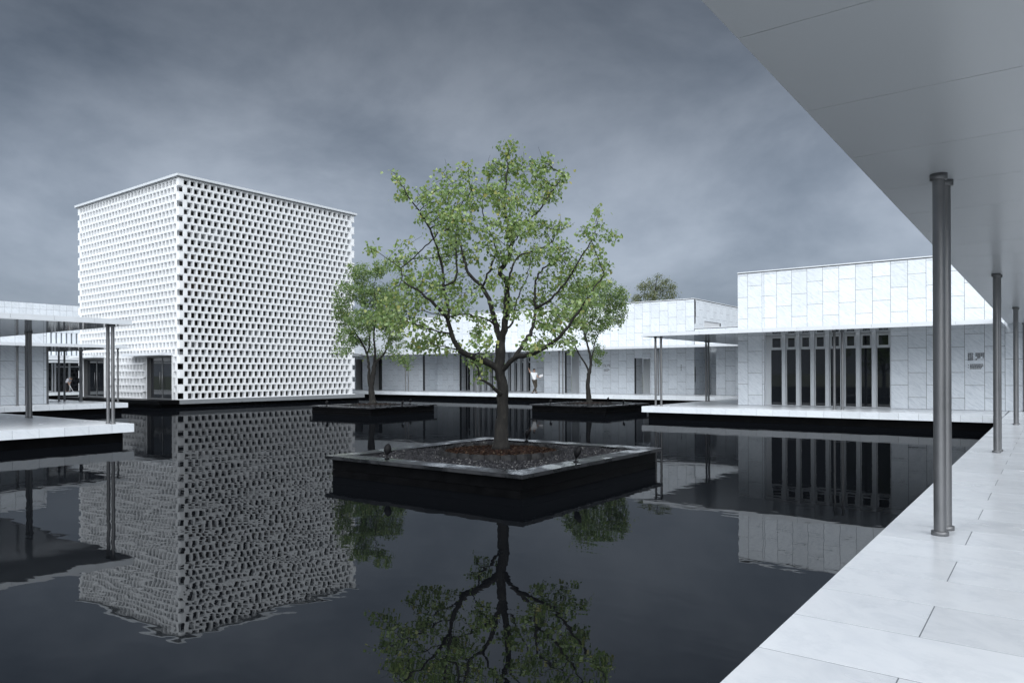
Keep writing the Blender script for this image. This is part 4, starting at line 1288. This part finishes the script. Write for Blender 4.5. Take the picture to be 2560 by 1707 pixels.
def person(base, s, label, J, shirt_mat, trouser_mat, face_dir, sleeve=0.5):
    """J: joints in (right, toward camera, up) metres"""
    t = empty('person', tuple(base), label, 'person')
    def P(k):
        a, b, c = J[k]; return base + (RT * a - FW * b + Vector((0, 0, c))) * s
    def mid(a, b, u): return P(a).lerp(P(b), u)
    q = lambda r: (r[0] * s, r[1] * s) if isinstance(r, tuple) else r * s
    js = [(P('pelvis'), q((.09, .08))), (P('waist'), q((.085, .075))), (P('chest'), q((.095, .08))), (P('neck'), q(.052)), (P('head'), q(.085)), (P('crown'), q(.075))]
    bones = [(0, 1), (1, 2), (2, 3), (3, 4), (4, 5)]
    for sd in 'lr':
        b = len(js); js += [(P('sh' + sd), q(.05)), (P('el' + sd), q(.042)), (P('wr' + sd), q(.030)), (P('ha' + sd), q((.036, .022)))]
        bones += [(2, b), (b, b + 1), (b + 1, b + 2), (b + 2, b + 3)]
        d = (P('ha' + sd) - P('wr' + sd)).normalized(); sdv = d.cross(Vector((0, 0, 1))); sdv = sdv.normalized() if sdv.length > .1 else RT.copy()
        for k, (o_, l_) in enumerate(((-.03, .06), (-.012, .075), (.008, .08), (.026, .07), (.045, .03))):
            f0 = len(js); pth = P('ha' + sd) + sdv * o_ * s
            js += [(pth + d * l_ * .5 * s, q(.010)), (pth + d * l_ * s + Vector((0, 0, -.01 * s)), q(.008))]
            bones += [(b + 3, f0), (f0, f0 + 1)]
        b = len(js); js += [(P('hp' + sd), q(.07)), (P('kn' + sd), q(.05)), (P('an' + sd), q(.038)), (P('to' + sd), q(.036))]
        bones += [(0, b), (b, b + 1), (b + 1, b + 2), (b + 2, b + 3)]
    skin_obj('body', js, bones, M['skin'], t)
    # shirt
    js = [(mid('pelvis', 'waist', .15), q((.155, .125))), (P('waist'), q((.15, .115))), (P('chest'), q((.172, .128))), (mid('chest', 'neck', .75), q(.07))]
    bones = [(0, 1), (1, 2), (2, 3)]
    for sd in 'lr':
        b = len(js); js += [(P('sh' + sd), q(.085)), (P('sh' + sd).lerp(P('el' + sd), sleeve), q(.075))]
        bones += [(2, b), (b, b + 1)]
    skin_obj('shirt', js, bones, shirt_mat, t, root=1)
    js = [(P('pelvis'), q((.152, .118)))]; bones = []
    for sd in 'lr':
        b = len(js); js += [(P('hp' + sd), q(.105)), (P('kn' + sd), q(.080)), (P('an' + sd), q(.066))]
        bones += [(0, b), (b, b + 1), (b + 1, b + 2)]
    skin_obj('trousers', js, bones, trouser_mat, t)
    for sd in 'lr':
        a, b = P('an' + sd), P('to' + sd); d = (b - a); d.z = 0
        d = d.normalized() if d.length > 1e-3 else -FW
        mb = MB(); sl = d.cross(Vector((0, 0, 1)))
        z0_ = base.z + 0.002
        c = Vector((a.x, a.y, z0_)) + d * 0.07 * s
        mb.tube([c - d * .11 * s + Vector((0, 0, .045 * s)), c - d * .05 * s + Vector((0, 0, .05 * s)), c + d * .05 * s + Vector((0, 0, .042 * s)), c + d * .13 * s + Vector((0, 0, .03 * s))], [.035 * s, .05 * s, .045 * s, .028 * s], 8)
        mb.build('shoe', M['dark_cloth'], t)
    hc = P('crown'); fd = Vector(face_dir).normalized()
    ellipsoid(hc - fd * .02 * s + Vector((0, 0, .015 * s)), (.098 * s, .098 * s, .085 * s)).build('hair', M['hair'], t)
    hd = P('head'); sdv = fd.cross(Vector((0, 0, 1))).normalized()
    for e in (-1, 1):
        ellipsoid(hd + fd * .085 * s + sdv * e * .033 * s + Vector((0, 0, .012 * s)), (.012 * s,) * 3, 8, 5).build('eye', M['hair'], t)
        ellipsoid(hd + sdv * e * .09 * s, (.014 * s, .014 * s, .03 * s), 8, 5).build('ear', M['skin'], t)
    ellipsoid(hd + fd * .098 * s + Vector((0, 0, -.02 * s)), (.014 * s, .014 * s, .026 * s), 8, 5).build('nose', M['skin'], t)
    ellipsoid(hd + fd * .086 * s + Vector((0, 0, -.058 * s)), (.022 * s, .012 * s, .007 * s), 8, 5).build('mouth', M['worn'], t)
    return t, P

pb = at_depth(1336, 984.2, 1.0); ray = pb - Vector((0, 0, EYE)); k = 42.3 / ray.y
pbase = Vector((ray.x * k, ray.y * k, -0.003))
J1 = dict(pelvis=(.01, 0, .95), waist=(0, 0, 1.10), chest=(-.02, 0, 1.34), neck=(-.01, 0, 1.51), head=(0, .01, 1.61), crown=(-.01, 0, 1.68),
          shl=(-.19, 0, 1.43), ell=(-.30, -.16, 1.50), wrl=(-.38, -.18, 1.70), hal=(-.41, -.18, 1.77),
          shr=(.16, 0, 1.42), elr=(.22, .02, 1.17), wrr=(.33, .20, 1.13), har=(.39, .24, 1.13),
          hpl=(-.09, 0, .90), knl=(.04, .06, .52), anl=(.10, .02, .10), tol=(.16, .14, .04),
          hpr=(.10, 0, .90), knr=(.14, .0, .50), anr=(-.10, -.08, .10), tor=(-.16, .02, .04))
p1, PP = person(pbase, 1.0, 'person in white tee shirt and olive trousers with one arm raised holding papers', J1, M['shirt'], M['trousers'], RT * .35 - FW)
hp = PP('har') + Vector((0, 0, .05))
bk = MB(); ax = (RT * .9 + Vector((0, 0, .25))).normalized(); ay = (FW * -.3 + Vector((0, 0, .95))).normalized(); az = ax.cross(ay)
bk.obox(hp + ax * .08 + ay * .05, ax * .14, ay * .09, az * .006)
tag(bk.build('booklet', M['paper']), 'white booklet in the hand of the standing person', 'booklet')

ray = at_depth(167, 979.5, 1.0) - Vector((0, 0, EYE)); k = -67.0 / ray.x
sb = Vector((ray.x * k, ray.y * k, -0.003))
J2 = dict(pelvis=(-.06, 0, .74), waist=(.02, 0, .90), chest=(.18, 0, 1.06), neck=(.29, 0, 1.14), head=(.37, 0, 1.14), crown=(.42, 0, 1.18),
          shl=(.20, .17, 1.10), ell=(.22, .20, .86), wrl=(.26, .12, .68), hal=(.27, .10, .62),
          shr=(.20, -.17, 1.10), elr=(.24, -.18, .88), wrr=(.24, -.02, .74), har=(.25, .04, .68),
          hpl=(-.06, .09, .70), knl=(.04, .10, .42), anl=(-.04, .10, .09), tol=(.10, .11, .04),
          hpr=(-.06, -.09, .70), knr=(.08, -.10, .42), anr=(.06, -.10, .09), tor=(.20, -.11, .04))
p2, PQ = person(sb, 1.0, 'bent over person in pale shirt and black trousers sweeping the distant deck', J2, M['shirt_grey'], M['dark_cloth'], RT - Vector((0, 0, .35)), sleeve=.98)
br = empty('broom', tuple(sb), 'white handled broom held by the sweeping person', 'broom')
tip = sb + RT * .56 + Vector((0, 0, .03))
MB().tube([PQ('hal') - (tip - PQ('hal')).normalized() * .12, tip], [.016, .016], 8).build('handle', M['paper'], br)
MB().obox(tip + Vector((0, 0, -.005)), FW * .14, RT * .03, Vector((0, 0, .022))).build('head', M['shirt_grey'], br)

print('objects', len(bpy.data.objects))
